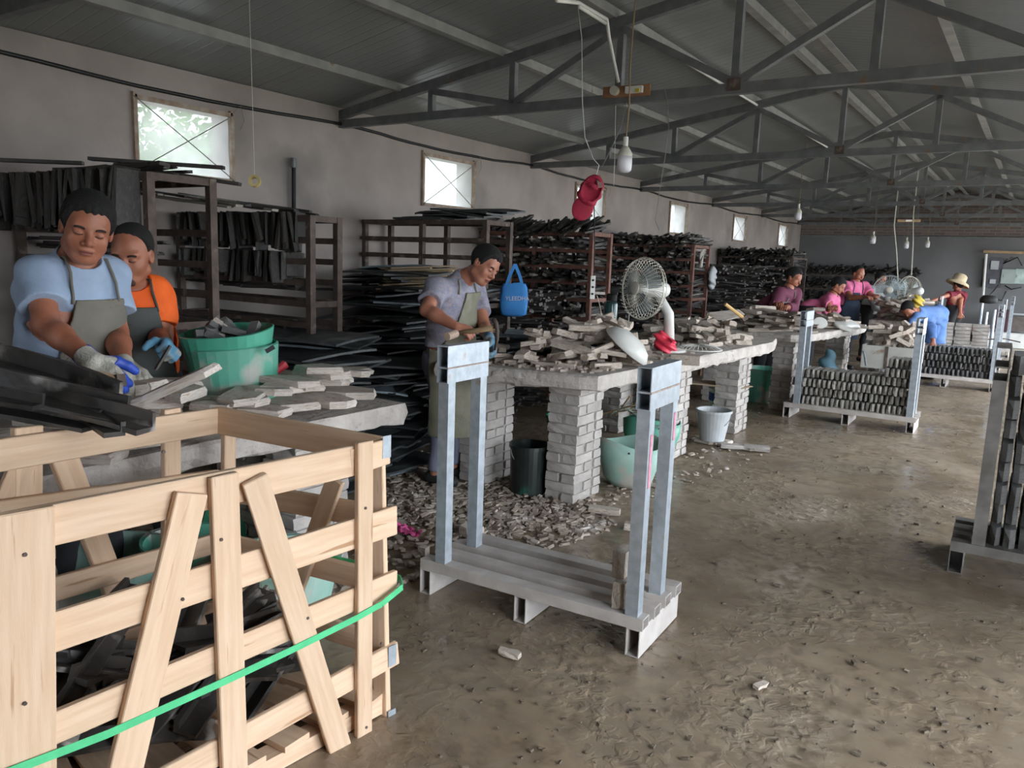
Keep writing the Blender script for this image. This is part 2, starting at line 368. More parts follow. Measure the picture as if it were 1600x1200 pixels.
us = sorted([YB] + [y for w_ in WINS for y in w_] + [YF])
wall_grid('wall_left', 'x', XL, .24, us, [0, 1.2, wz0, wz1, 2.9], [(a, b, wz0, wz1) for a, b in WINS], plaster)
ROPEN = [(.25, 3.3, .0, 2.5), (4.9, 7.0, .0, 2.5), (7.5, 10.2, .0, 2.5), (10.8, 13.6, .0, 2.5), (14.2, 16.8, .0, 2.5), (17.3, 21.0, .0, 2.5)]
us = sorted([YB] + [y for h in ROPEN for y in h[:2]] + [YF])
wall_grid('wall_right', 'x', XR+.24, .24, us, [0, 2.5, 2.9], ROPEN, plaster)
BOPEN = [(-4.6, -3.4, 1.3, 2.4)]
wall_grid('wall_rear', 'y', YB-.24, .24, [XL-.24, -4.6, -3.4, XM, XR+.24], [0, 1.3, 2.4, 3.4], BOPEN, plaster, top=lambda x: roofz(x)+.05)
for a, b, c, d in ROPEN: portal((XR+.3, (a+b)/2, (c+d)/2), (0, math.pi/2, 0), d-c, b-a)
for a, b, c, d in BOPEN: portal(((a+b)/2, YB-.3, (c+d)/2), (-math.pi/2, 0, 0), b-a, d-c)
for a, b in WINS: portal((XL-.3, (a+b)/2, (wz0+wz1)/2), (0, -math.pi/2, 0), wz1-wz0, b-a)
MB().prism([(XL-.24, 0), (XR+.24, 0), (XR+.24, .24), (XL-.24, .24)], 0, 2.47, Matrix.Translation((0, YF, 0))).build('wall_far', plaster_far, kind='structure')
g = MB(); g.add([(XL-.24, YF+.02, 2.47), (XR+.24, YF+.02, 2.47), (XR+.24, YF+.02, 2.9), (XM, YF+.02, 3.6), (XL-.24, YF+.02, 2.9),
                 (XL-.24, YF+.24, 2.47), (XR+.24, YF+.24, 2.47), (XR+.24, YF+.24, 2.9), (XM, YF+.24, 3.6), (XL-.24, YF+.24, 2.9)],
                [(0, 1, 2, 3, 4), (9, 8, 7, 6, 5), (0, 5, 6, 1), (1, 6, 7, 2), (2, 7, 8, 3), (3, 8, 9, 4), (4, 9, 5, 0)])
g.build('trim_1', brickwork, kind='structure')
MB().box(((XL+XR)/2, YF-.02, 2.47), (XR-XL, .04, .03)).build('trim_2', steel, kind='structure')
# floor, gently uneven, and the yard round the hall
fl = MB(); nx, ny = 90, 300
for j in range(ny+1):
    for i in range(nx+1):
        x = XL-.24 + (XR-XL+.48)*i/nx; y = YB-.24 + (YF-YB+.48)*j/ny
        z = .006*(mnoise.noise(Vector((x*1.7, y*1.7, 0)))) + .004*mnoise.noise(Vector((x*6, y*6, 3)))
        fl.v.append((x, y, z-.004))
for j in range(ny):
    for i in range(nx): a = j*(nx+1)+i; fl.f.append((a, a+1, a+nx+2, a+nx+1))
fl.build('floor', floorm, smooth=True, kind='structure')
MB().add([(-60, -60, -.06), (60, -60, -.06), (60, 70, -.06), (-60, 70, -.06)], [(0, 1, 2, 3)]).build('ground', groundm, kind='structure')
MB().box((.35, 21.35, .16), (2.8, 1.25, .32)).build('trim_3', mat('white_step', (.72, .72, .70), (.6, .6, .58), .8, 5), bevel=.01, kind='structure')
# roof of long ribbed panels, each laid on its own
ceil = thing('ceiling', None, None, (0, 0, 0), kind='structure')
def roof_panel(side):
    mb = MB(); x0, x1 = (XL-.35, XM) if side < 0 else (XM, XR+.35)
    n = 10
    for x in (x0, x1):
        z = roofz(x)+.045
        for k in range(n):
            y = .985*k/n
            for yy, dz in ((y, 0), (y+.08, 0), (y+.084, .0012), (y+.092, .0012)): mb.v.append((x, yy, z+dz))
        mb.v.append((x, .985, z))
    q = 4*n+1
    for k in range(q-1): mb.f.append((k, k+1, q+k+1, q+k))
    mb.v += [(x0, 0, roofz(x0)+.12), (x0, .99, roofz(x0)+.12), (x1, 0, roofz(x1)+.12), (x1, .99, roofz(x1)+.12)]
    b = 2*q; mb.f += [(b, b+1, b+3, b+2), (0, q, b+2, b), (q-1, b+1, b+3, 2*q-1)]
    return mb.mesh('ceiling_panel', roofm)
pm = {s: roof_panel(s) for s in (-1, 1)}
for k in range(int(YF-YB)+2):
    for s in (-1, 1): inst('ceiling_panel', pm[s], (0, YB-.3+k*.987, 0), parent=ceil)
MB().box((XM, (YB+YF)/2, ZR+.2), (.4, YF-YB+1.2, .05)).build('ridge_cap', roofm, ceil)
# windows on the left wall
for k, (a, b) in enumerate(WINS):
    wn = thing('window_%d' % (k+1), None, None, (XL, (a+b)/2, wz0), kind='structure')
    x = XL+.012
    for p0, p1 in (((a, wz0), (b, wz0)), ((a, wz1), (b, wz1)), ((a, wz0-.02), (a, wz1+.03)), ((b, wz0-.02), (b, wz1+.03))):
        MB().beam((x, p0[0], p0[1]), (x, p1[0], p1[1]), .03, .035, up=(1, 0, 0)).build('window_frame', framewood, wn)
    f = MB(); n = 12
    for j in range(n+1):
        for i in range(n+1):
            y = a+(b-a)*i/n; z = wz0+(wz1-wz0)*j/n
            f.v.append((XL-.02-.02*mnoise.noise(Vector((y*3, z*5, k)))-.012*math.sin(math.pi*i/n), y, z))
    for j in range(n):
        for i in range(n): q = j*(n+1)+i; f.f.append((q, q+1, q+n+2, q+n+1))
    f.build('plastic_film', film, wn, smooth=True)
    if k != 3:
        for p0, p1 in (((a, wz0), (b, wz1)), ((a, wz1), (b, wz0))):
            MB().tube([(x+.02, p0[0]-.01, p0[1]), (x+.022, (p0[0]+p1[0])/2, (p0[1]+p1[1])/2), (x+.02, p1[0]+.01, p1[1])], .004, 5).build('cross_string', wire, wn)
    if k < 3:
        MB().tube([(x+.02, b, wz1+.01), (x+.04, b+.06, wz1+.08), (x+.03, b+.1, wz1-.03), (x+.02, b+.07, wz1-.1)], .002, 4).build('loose_wire', wire, wn)
# tree seen through the first windows
tr = thing('tree', 'green leafy tree outside behind the clouded film of the nearest window', 'tree', (-9.6, 6.9, 0))
MB().tube([(-9.6, 6.9, -.06), (-9.55, 6.9, 1.2), (-9.7, 7.0, 2.2)], .11, 8, r2=.05).build('trunk', barkm, tr)
for q in ((-9.1, 6.5, 2.9), (-10.1, 7.3, 3.0), (-9.7, 6.2, 3.1), (-9.4, 7.4, 2.7)): MB().tube([(-9.65, 6.95, 1.9), q], .04, 6, r2=.015).build('branch', barkm, tr)
lf = MB()
for k in range(2600):
    c = Vector((rnd.gauss(-9.6, .5), rnd.gauss(6.75, .75), rnd.gauss(2.75, .30))); 
    R = Euler((rnd.random()*6, rnd.random()*6, rnd.random()*6)).to_matrix()
    s_ = rnd.uniform(.05, .09); lf.add([c+R@Vector(v) for v in ((0, -s_, 0), (s_*.45, 0, .01), (0, s_, 0), (-s_*.45, 0, .01))], [(0, 1, 2, 3)])
lf.build('foliage', leafm, tr, kind='stuff')

# ------------------------------------------------------------------ roof trusses and purlins
JX = [XM-2.59, XM-1.77, XM-.85, XM, XM+.85, XM+1.77, XM+2.59]
def tz(x): return 2.82 + .163*((XM-XL)-abs(x-XM))
BZ = 2.79
TL = ['grey steel roof truss at the top corner over the two men', 'grey steel roof truss with the wooden socket board, above the stooping man in grey',
      'grey steel roof truss just behind the one with the socket board', 'grey steel roof truss third beyond the blue shirted man, over the fourth window',
      'grey steel roof truss above the standing fan row, second from the far brickwork but two', 'grey steel roof truss last but one before the far wall', 'grey steel roof truss right against the far brickwork']
TY = [2.06, 5.32, 8.58, 11.84, 15.15, 18.4, 21.6]
t0 = None
for y, lab in zip(TY, TL):
    if t0 is None:
        t0 = thing('roof_truss', lab, 'truss', (XM, y, BZ)); first = t0
        MB().beam((XL-.1, y, tz(XL)), (XM, y, tz(XM)), .055, .075).build('top_chord', steel, t0)
        MB().beam((XM, y, tz(XM)), (XR+.1, y, tz(XR)), .055, .075).build('top_chord', steel, t0)
        MB().beam((XL-.1, y, BZ-.035), (XR+.1, y, BZ-.035), .055, .07).build('bottom_chord', steel, t0)
        for x in JX: MB().beam((x, y, BZ), (x, y, tz(x)-.03), .05, .05, up=(0, 1, 0)).build('vertical_strut', steel, t0)
        for xa, xb in ((0, 1), (2, 1), (2, 3), (4, 3), (4, 5), (6, 5)):
            MB().beam((JX[xa], y, tz(JX[xa])-.04), (JX[xb], y, BZ), .05, .05).build('diagonal_strut', steel, t0)
        for x in (JX[3],): MB().box((x, y-.031, BZ-.01), (.09, .006, .08)).build('gusset_plate', rust, t0)
    else:
        c = copy_tree(t0); c.location = (XM, y, BZ); c['label'] = lab
PXS = [(-4.78, 'pale steel purlin closest to the window wall, running the length of the roof'), (-3.72, 'pale steel purlin second out from the window wall'),
       (-2.75, 'pale steel purlin carrying the white conduit, third out from the window wall'), (-1.98, 'pale steel purlin on the window side of the roof ridge'),
       (-1.69, 'pale steel purlin on the far side of the roof ridge from the windows'), (-.75, 'pale steel purlin next beyond the pair at the ridge'),
       (.3, 'pale steel purlin at the top right corner of the view')]
for x, lab in PXS:
    p = thing('steel_purlin', lab, 'purlin', (x, 9, roofz(x)))
    z = tz(x)+.038
    MB().box((x, (YB+YF)/2, z+.004), (.065, YF-YB, .008)).build('flange', purl, p)
    MB().box((x+(.03 if x < XM else -.03), (YB+YF)/2, z+.035), (.006, YF-YB, .06)).build('web', purl, p)
# cable along the eaves
pts = []
for k in range(120):
    y = -3 + k*.21; sag = .05*abs(math.sin((y-5.32)/3.25*math.pi))
    pts.append((XL+.03, y, 2.76-sag+.012*mnoise.noise(Vector((y*2, 0, 0)))))
tag(MB().tube(pts, .014, 6).build('power_cable', cablem, smooth=True), 'thick black cable drooping along the top of the window wall', 'cable')

# ------------------------------------------------------------------ the slatted wooden crate in front
A0, A1 = PZ(40, 795, 1.0), Vector((-1.735, 1.93, 1.0))
W0, W1 = PZ(0, 712, 1.0), PZ(340, 640, 1.0)
ax = (A1-A0).normalized(); nA = Vector((ax.y, -ax.x, 0)); wx = (W1-W0).normalized(); nW = Vector((wx.y, -wx.x, 0))
fx = (Vector((A1.x, A1.y, 1))-W1).normalized(); nF = Vector((-fx.y, fx.x, 0))
crate = thing('wooden_crate', 'open slatted crate of pale wood with a green strap, beside the concrete bench', 'crate', (-2.1, 1.3, 0))
def plank(name, p, q, wd, th, n, out, a0, par=crate, m_=wood, ext=(0, 0)):
    a, b = PP(*p, a0, n), PP(*q, a0, n); d = (b-a).normalized(); a -= d*ext[0]; b += d*ext[1]
    a += n*out; b += n*out
    mb = MB().beam(a, b, wd, th, up=n)
    for i, v in enumerate(mb.v): mb.v[i] = tuple(Vector(v)+Vector((rnd.uniform(-.003, .003), rnd.uniform(-.003, .003), rnd.uniform(-.003, .003))))
    return mb.build(name, m_, par, bevel=.003)
T = .022
for p, q, wd, e in (((40, 829), (545, 722), .098, .35), ((46, 999), (617, 811), .098, .35), ((55, 1150), (618, 908), .085, .35), ((337, 1176), (621, 1018), .085, 1.0), ((468, 1222), (620, 1131), .1, 1.2)):
    plank('side_rail', p, q, wd, T, nA, 0, A0, ext=(e, .02 if q[0] < 600 else 0))
plank('side_rail', (545, 722), (606, 703), .09, T, nA, .001, A0)
for p, q, wd in (((26, 795), (30, 1210), .14), ((291, 768), (186, 1205), .09), ((341, 738), (360, 1210), .082), ((389, 745), (532, 1195), .078), ((561, 688), (561, 1215), .062)):
    plank('outer_slat', p, q, wd, T, nA, T+.002, A0, ext=(0, .1 if q[1] > 1197 else 0))
for p, q, wd in (((0, 711), (340, 657), .095), ((0, 803), (340, 750), .08), ((44, 932), (345, 846), .08), ((48, 1051), (345, 950), .08), ((60, 1160), (345, 1050), .08)):
    plank('rear_rail', p, q, wd, T, nW, 0, W0, ext=(.5, 0))
for p, q, wd in (((51, 668), (48, 1090), .085), ((102, 700), (190, 935), .085), ((275, 640), (275, 1010), .075), ((364, 672), (362, 1000), .062), ((45, 722), (-10, 850), .07)):
    plank('rear_slat', p, q, wd, T, nW, -T-.002, W0)
for p, q, wd in (((340, 656), (598, 704), .1), ((341, 764), (602, 810), .085), ((341, 845), (602, 912), .085), ((341, 925), (602, 1010), .085), ((341, 1010), (602, 1115), .085)):
    plank('end_rail', p, q, wd, T, nF, 0, W1)
for p, q, wd in (((532, 745), (462, 935), .07), ((595, 700), (603, 1160), .06)):
    plank('end_slat', p, q, wd, T, nF, -T-.002, W1)
# base boards and skids, nail plates, green strap
Bn = Vector((0, 0, 1))
for t in range(7):
    k = (t+.5)/7; a = A0.lerp(A1, k); b = W0.lerp(W1, k); a.z = b.z = .07
    MB().beam(a, b, .1, .02).build('base_board', wood, crate)
for k in (.06, .5, .94):
    a = A0.lerp(W0, k)-ax*.35; b = A1.lerp(W1, k); a.z = b.z = .03; MB().beam(a, b, .07, .055).build('skid', wood, crate)
for px, py, h in ((600, 697, .05), (609, 1022, .05), (608, 1122, .05)):
    c = PP(px, py, A0, nA)+nA*.0135
    MB().beam(c-Vector((0, 0, h*.75)), c+Vector((0, 0, h*.75)), .035, .003, up=nA).build('nail_plate', galv, crate)
sp = [PP(x, y, A0, nA)+nA*(.026+T*.6) for x, y in ((-60, 1218), (0, 1196), (160, 1136), (350, 1052), (450, 1006), (545, 960), (585, 938), (617, 912))]
sp += [PP(617, 908, W1, nF)+nF*.03, PP(545, 884, W1, nF)+nF*.03, PP(495, 872, W1, nF)+nF*.03]
sb = MB()
for i in range(len(sp)-1): sb.beam(sp[i], sp[i+1], .022, .002, up=(nA if i < 7 else nF))
sb.build('green_strap', strap, crate, label='green plastic strap wound round the crate')
for px, py in ((245, 702), (585, 1000), (432, 1010), (335, 838), (560, 790), (30, 860), (30, 1090), (562, 1130), (275, 930), (470, 960)):
    c = PP(px, py, A0, nA)+nA*(T*1.55); MB().tube([c, c+nA*.004], .005, 6).build('nail_head', rust, crate)
# dark angle pieces heaped in the crate
def angle_piece(L, wd=.06, t=.012, curve=0.):
    mb = MB(); n = 6; vs = []; prof = [(-wd/2, 0), (wd/2, 0), (wd/2, wd*.7), (wd/2-t, wd*.7), (wd/2-t, t), (-wd/2, t)]
    for i in range(n+1):
        x = -L/2+L*i/n; z = curve*(1-(2*i/n-1)**2)
        for a, b in prof: vs.append((x, a+rnd.uniform(-.002, .002), z+b+rnd.uniform(-.002, .002)))
    fs = [tuple(range(6))[::-1], tuple(range(n*6, n*6+6))]
    for i in range(n):
        for k in range(6): fs.append((i*6+k, i*6+(k+1) % 6, (i+1)*6+(k+1) % 6, (i+1)*6+k))
    return mb.add(vs, fs)
offc = [angle_piece(l, w_, .014, c).mesh('offcut', blacks) for l, w_, c in ((.35, .07, 0), (.5, .06, .01), (.28, .08, 0), (.6, .05, .02), (.42, .07, 0))]
for k in range(46):
    u, v = rnd.uniform(-.2, .85), rnd.uniform(.3, .72); p = A0.lerp(A1, u).lerp(W0.lerp(W1, u), v)
    z = rnd.uniform(.1, .46)-.12*(u > .7)
    o = inst('channel_offcut', rnd.choice(offc), (p.x, p.y, max(.1, z)), (rnd.uniform(-.5, .5), rnd.uniform(-.5, .5), 1.57+rnd.choice((-1, 1))*rnd.uniform(.0, .75)), (.85, 1, 1))
    tag(o, 'dark broken channel offcut heaped inside the pale slatted crate', 'offcut', 'dark offcuts in the crate')
# long dark bars resting on the crate rail and the bench
bars = [((-30, 568), (170, 634), .10, 1.18, 1.10, 'dusty dark bar topmost of the bundle on the crate, its upper face whitened'),
        ((-20, 612), (185, 658), .10, 1.14, 1.075, 'dark bent bar second down in the bundle lying over the crate rail'),
        ((-30, 622), (228, 676), .08, 1.11, 1.055, 'dark bar whose split end reaches farthest over the crate rail'),
        ((-40, 640), (145, 672), .08, 1.07, 1.05, 'straight dark bar lowest of the bundle, flat along the crate rail'),
        ((-30, 560), (180, 682), .06, 1.12, 1.05, 'thin dark bar with a stepped end sticking out below the bundle'),
        ((-60, 620), (60, 640), .06, 1.15, 1.12, 'short dark bar at the frame edge under the bundle')]
for (p, q, wd, za, zb, lab) in bars:
    b = PZ(*q, zb); a = PZ(*p, za)
    L = (b-a).length; mb = angle_piece(L, wd, .014, .012 if L > .6 else 0)
    d, s_, u_ = basis_from(b-a); R = Matrix((d, -s_, u_)).transposed()
    mb.v = [tuple((a+b)/2 + R @ Vector(v)) for v in mb.v]
    tag(mb.build('dark_bar', blacks), lab, 'bar', 'dark bars across the crate and bench')

# ------------------------------------------------------------------ rock pieces
def rock(L=1, W=1, H=1, rough=.12, seg=3, r=None):
    r = r or rnd; vs = []; n = 6; c = rough
    for i in range(seg+1):
        x = -L/2+L*i/seg; e = .86 if i in (0, seg) else 1
        x += r.uniform(-c, c)*L*.5*(i in (0, seg)); sk = r.uniform(-c, c)*W*.4
        for a, b in ((-1, -1), (1, -1), (1.02, -.1), (.92, 1), (-.92, 1), (-1.02, .1)):
            vs.append((x+r.uniform(-c, c)*L*.12, sk+a*W/2*e*(1+r.uniform(-c, c)), b*H/2*(1+r.uniform(-c, c)*.5)))
    fs = [tuple(range(n))[::-1], tuple(range(seg*n, seg*n+n))]
    for i in range(seg):
        for k in range(n): fs.append((i*n+k, i*n+(k+1) % n, (i+1)*n+(k+1) % n, (i+1)*n+k))
    return MB().add(vs, fs)
def slabrock(n=7, th=1., rough=.22, r=None):
    r = r or rnd; vs = []
    an = sorted((k+r.uniform(-.3, .3))*2*math.pi/n for k in range(n))
    ps = []
    for a in an:
        q = max(abs(math.cos(a)), abs(math.sin(a))); rr = .5/q**.8*(1+r.uniform(-rough, rough*.4)); ps.append((rr*math.cos(a), rr*math.sin(a)))
    for z, s_ in ((-.5, 1.0), (.1, 1.03), (.5, .95)):
        for x, y in ps: vs.append((x*s_+r.uniform(-.02, .02), y*s_+r.uniform(-.02, .02), z*th))
    fs = [tuple(range(n))[::-1], tuple(range(2*n, 3*n))]
    for j in (0, 1):
        for k in range(n): fs.append((j*n+k, j*n+(k+1) % n, (j+1)*n+(k+1) % n, (j+1)*n+k))
    return MB().add(vs, fs)
ROCKS = [rock(rough=rnd.choice((.1, .2, .3))).mesh('rock', stone) for _ in range(12)]
SLABS = [slabrock(rnd.choice((5, 6, 7, 8))).mesh('slab', stonep) for _ in range(8)]
class Heap:
    def __init__(s, x0, x1, y0, y1, z, g=.04): s.x0, s.y0, s.g = x0, y0, g; s.h = np.full((int((x1-x0)/g)+2, int((y1-y0)/g)+2), z, float); s.z = z
    def foot(s, x, y, L, W, yaw):
        c, n = math.cos(yaw), math.sin(yaw); out = set()
        for a in np.linspace(-.42, .42, max(2, int(L/s.g)+1)):
            for b in np.linspace(-.42, .42, max(2, int(W/s.g)+1)):
                i = int((x+a*L*c-b*W*n-s.x0)/s.g); j = int((y+a*L*n+b*W*c-s.y0)/s.g)
                if 0 <= i < s.h.shape[0] and 0 <= j < s.h.shape[1]: out.add((i, j))
        return list(out)
    def drop(s, x, y, L, W, H, yaw):
        f = s.foot(x, y, L, W, yaw)
        if not f: return s.z+H/2
        hs = np.array([s.h[i, j] for i, j in f]); b = .55*hs.max()+.45*hs.mean()
        for i, j in f: s.h[i, j] = max(s.h[i, j], b+H*.95)
        return b+H/2
def heap_pieces(hp, n, pos, dims, meshes, name, lab, cat, grp, tilt=.25, m_=None):
    for k in range(n):
        x, y = pos(); L, W, H = dims(); yaw = rnd.uniform(0, math.pi)
        z = hp.drop(x, y, L, W, H, yaw); base = z-H/2 > hp.z+.015
        o = inst(name, rnd.choice(meshes), (x, y, z), (rnd.uniform(-tilt, tilt)*base*.6, rnd.uniform(-tilt, tilt)*base, yaw), (L, W, H))
        tag(o, lab, cat, grp)

# ------------------------------------------------------------------ benches of concrete on brick pillars
BR = []
for _ in range(5):
    mb = MB(); 
    bx = rock(.236, .112, .055, .09, 3); BR.append(bx.mesh('brick', brickm))
BRH = [rock(.112, .112, .055, .06, 2).mesh('brick', brickm) for _ in range(3)]
mortar = mat('mortar', (.36, .335, .315), (.27, .25, .235), .95, 12, bump=.5, bscale=40)
def pillar(parent, x, y, top, courses=12, dx=.24, dy=.365):
    """x,y: corner nearest the aisle front; returns the pillar part, bricks laid in alternating courses below it"""
    L = parent.location; wx_, wy_ = x-dx/2, y+dy/2
    p = MB().box((wx_, wy_, top/2), (dx-.03, dy-.03, top)).build('pillar', mortar, parent)
    h = top/courses
    for c in range(courses):
        z = (c+.5)*h
        if c % 2:
            for k in range(3): o = inst('brick', rnd.choice(BR), (wx_-L.x+rnd.uniform(-.004, .004), y+.058+k*.125-L.y, z), (0, 0, rnd.uniform(-.02, .02)+math.pi*rnd.randint(0, 1)), (1, 1, h/.0655), parent=p)
        else:
            for sx in (-1, 1):
                inst('brick', rnd.choice(BR), (wx_+sx*.063-L.x, y+.12-L.y, z), (0, 0, math.pi/2+rnd.uniform(-.02, .02)), (1, 1, h/.0655), parent=p)
                inst('brick', rnd.choice(BRH), (wx_+sx*.063-L.x, y+.305-L.y, z), (0, 0, rnd.uniform(-.03, .03)), (1, 1, h/.0655), parent=p)
    return p
def slab_edge(poly, z0, z1, parent, name='slab', m_=conc):
    """concrete slab with a chipped, uneven rim"""
    pts = []
    for i in range(len(poly)):
        a, b = Vector(poly[i]), Vector(poly[(i+1) % len(poly)]); n = max(1, int((b-a).length/.07))
        for k in range(n): pts.append(a.lerp(b, k/n))
    n = len(pts); cx = sum((p for p in pts), Vector((0, 0)))/n; vs = []
    lev = ((z0, -.025, .014), (z0+.012, 0, .012), ((z0+z1)/2, .008, .008), (z1-.012, 0, .006), (z1, -.012, .004))
    for z, off, j in lev:
        for p in pts:
            d = (p-cx).normalized(); q = p+d*(off+rnd.uniform(-j, j)); vs.append((q.x, q.y, z+rnd.uniform(-j, j)*.8*(z == z0)))
    fs = [tuple(range(n))[::-1], tuple(range(4*n, 5*n))]
    for j in range(4):
        for k in range(n): fs.append((j*n+k, j*n+(k+1) % n, (j+1)*n+(k+1) % n, (j+1)*n+k))
    return MB().add(vs, fs).build(name, m_, parent)
# bench 1, behind the crate
b1 = thing('work_bench', 'rough concrete bench behind the slatted crate, covered in broad flat slabs', 'bench', (-3, 2, 0))
slab_edge([(-2.70, 3.08), (-2.70, 1.9), (-2.66, .7), (-3.16, .7), (-3.2, 2.1), (-3.42, 2.2), (-3.42, 3.1)], .725, .83, b1)
pillar(b1, -2.84, 2.45, .725, 11); pillar(b1, -3.15, 2.5, .725, 11); pillar(b1, -2.84, 1.0, .725, 11)
# bench 2
b2 = thing('work_bench', 'concrete bench on brick pillars piled with stone strips, the white fan on it', 'bench', (-2.8, 6, 0))
slab_edge([(-2.21, 4.30), (-2.06, 7.6), (-2.15, 8.05), (-3.35, 8.1), (-3.4, 4.22), (-3.3, 4.05), (-2.32, 4.26)], .795, .895, b2)
for x, y in ((-2.40, 4.42), (-3.12, 4.40), (-2.36, 5.95), (-2.28, 7.35), (-3.15, 6.6), (-3.1, 7.5)): pillar(b2, x, y, .795)
# bench 3 and the ones behind
b3 = thing('work_bench', 'concrete bench on brick pillars where the woman in plum works', 'bench', (-2.6, 10, 0))
slab_edge([(-2.07, 8.9), (-1.85, 11.1), (-1.9, 11.5), (-2.4, 11.5), (-2.45, 10.05), (-3.3, 9.95), (-3.4, 8.85), (-2.2, 8.8)], .79, .88, b3)
for x, y in ((-2.2, 9.0), (-3.0, 9.0), (-2.0, 10.7)): pillar(b3, x, y, .79)
b4 = thing('work_bench', 'low distant concrete bench behind the white cart of stones', 'bench', (-2.2, 14, 0))
slab_edge([(-1.35, 12.9), (-1.4, 16.5), (-2.1, 16.5), (-2.1, 12.9)], .78, .87, b4)
for x, y in ((-1.6, 13.0), (-1.6, 15.4)): pillar(b4, x, y, .78)

# flat slabs on bench 1
hp = Heap(-3.5, -2.6, .7, 3.2, .83)
for k in range(16):
    x, y = -3.2+.36*(k % 2)+rnd.uniform(-.05, .05), 1.45+.19*(k//2)+rnd.uniform(-.03, .03); L, W, H = .34, .22, .034; yaw = rnd.uniform(-.3, .3); z = hp.drop(x, y, L, W, H, yaw)
    tag(inst('stone_slab', SLABS[k % 8], (x, y, z), (0, 0, yaw), (L, W, H)), 'pale flat slab in the bottom layer on the near bench, %s towards the bench end' % nth(k), 'stone slab', 'bottom slabs on the near bench')
flat = [(195, 655, .30, .16, .03, .3), (255, 650, .30, .14, .03, 2.4), (300, 640, .28, .14, .03, .8), (330, 650, .3, .15, .028, 2.6), (375, 645, .3, .2, .03, .4), (420, 655, .28, .18, .028, 2.2),
        (460, 650, .24, .12, .03, .2), (440, 625, .3, .2, .03, 1.2), (490, 645, .22, .12, .03, .8), (520, 640, .26, .16, .028, 2.7), (545, 650, .3, .16, .03, .2), (590, 640, .26, .15, .028, .5),
        (270, 630, .3, .09, .045, .5), (350, 625, .3, .12, .05, .1), (390, 615, .28, .1, .05, .1), (410, 608, .2, .1, .04, .9), (430, 610, .24, .15, .03, 1.4), (510, 620, .34, .18, .035, 2.6),
        (545, 618, .3, .15, .035, .15), (580, 628, .25, .15, .03, 2.9), (500, 600, .2, .12, .03, .5), (535, 603, .26, .12, .03, .3), (520, 595, .38, .22, .03, .35), (350, 605, .2, .09, .06, 1.1),
        (385, 602, .17, .08, .05, 1.3), (230, 635, .3, .15, .04, .7), (210, 618, .26, .12, .04, 1.0), (285, 615, .28, .1, .035, .3)]
for k, (px, py, L, W, H, yaw) in enumerate(flat):
    p = PZ(px, py, .90 if k < 18 else .94); x = min(max(p.x, -3.3), -2.78); y = min(p.y, 2.98)
    z = hp.drop(x, y, L, W, H, yaw); o = inst('stone_slab', SLABS[k % 8], (x, y, z), (rnd.uniform(-.06, .06), rnd.uniform(-.08, .08), yaw), (L*1.05, W*1.1, H))
    if k == 22: tag(o, 'broad pale slab lying topmost of the stack at the bench end', 'stone slab', 'flat slabs on the near bench')
    else: tag(o, 'pale flat slab in the upper layer on the near bench, %s counted from the men' % (nth(sorted(range(28), key=lambda i: flat[i][0]).index(k))), 'stone slab', 'flat slabs on the near bench')
p = PD(268, 605, 2.95)
tag(inst('stone_slab', SLABS[3], p, (.1, -.45, .55), (.42, .12, .035)), 'long pale slab propped up slantwise in front of the gloved hand', 'stone slab', 'flat slabs on the near bench')
for k in range(16):
    x, y = rnd.uniform(-3.15, -2.75), rnd.uniform(1.0, 2.0); z = hp.drop(x, y, .28, .13, .04, 1)
    tag(inst('stone_slab', SLABS[k % 8], (x, y, z), (0, 0, rnd.uniform(0, 3)), (.28, .14, .04)), 'rough pale flat stone slab under the dark bars on the near bench', 'stone slab', 'slabs under the dark bars')
# red handled chisel, leaning on the bucket
ch = thing('chisel', 'brass coloured chisel with a red handle leaning on the green bucket', 'chisel', PD(425, 590, 3.75))
a, b, c = PD(402, 603, 3.72), PD(428, 583, 3.80), PD(446, 569, 3.84)
MB().beam(a, b, .02, .02).build('shaft', oldwood, ch); MB().tube([b, c], .018, 8, r2=.022).build('handle', redm, ch, label='red handle')

# heaps on benches 2 and 3
hp2 = Heap(-3.4, -2.05, 4.0, 8.2, .895)
def sheet(L, W, r=None):
    mb = MB(); n, m2 = 7, 4; ph = rnd.random()*9
    for j in range(m2+1):
        for i in range(n+1):
            x = -L/2+L*i/n; y = -W/2+W*j/m2
            mb.v.append((x+rnd.uniform(-.012, .012)*(j in (0, m2)), y+rnd.uniform(-.015, .015)*(i in (0, n)), .012*math.sin(x*4+ph)+.012*math.sin(y*9+ph*2)-.012*(abs(2*i/n-1))**3))
    k0 = len(mb.v); mb.v += [(x, y, z-.012) for x, y, z in mb.v]
    for j in range(m2):
        for i in range(n): q = j*(n+1)+i; mb.f += [(q, q+1, q+n+2, q+n+1), (k0+q+n+1, k0+q+n+2, k0+q+1, k0+q)]
    rim = [i for i in range(n+1)]+[j*(n+1)+n for j in range(1, m2+1)]+[m2*(n+1)+i for i in range(n-1, -1, -1)]+[j*(n+1) for j in range(m2-1, 0, -1)]
    for i in range(len(rim)): a_, b_ = rim[i], rim[(i+1) % len(rim)]; mb.f.append((b_, a_, k0+a_, k0+b_))
    return mb
SH = [sheet(.7, .3).mesh('sheet', sheetd) for _ in range(5)]
SHB = [sheet(.5, .25).mesh('sheet', sheetb) for _ in range(3)]
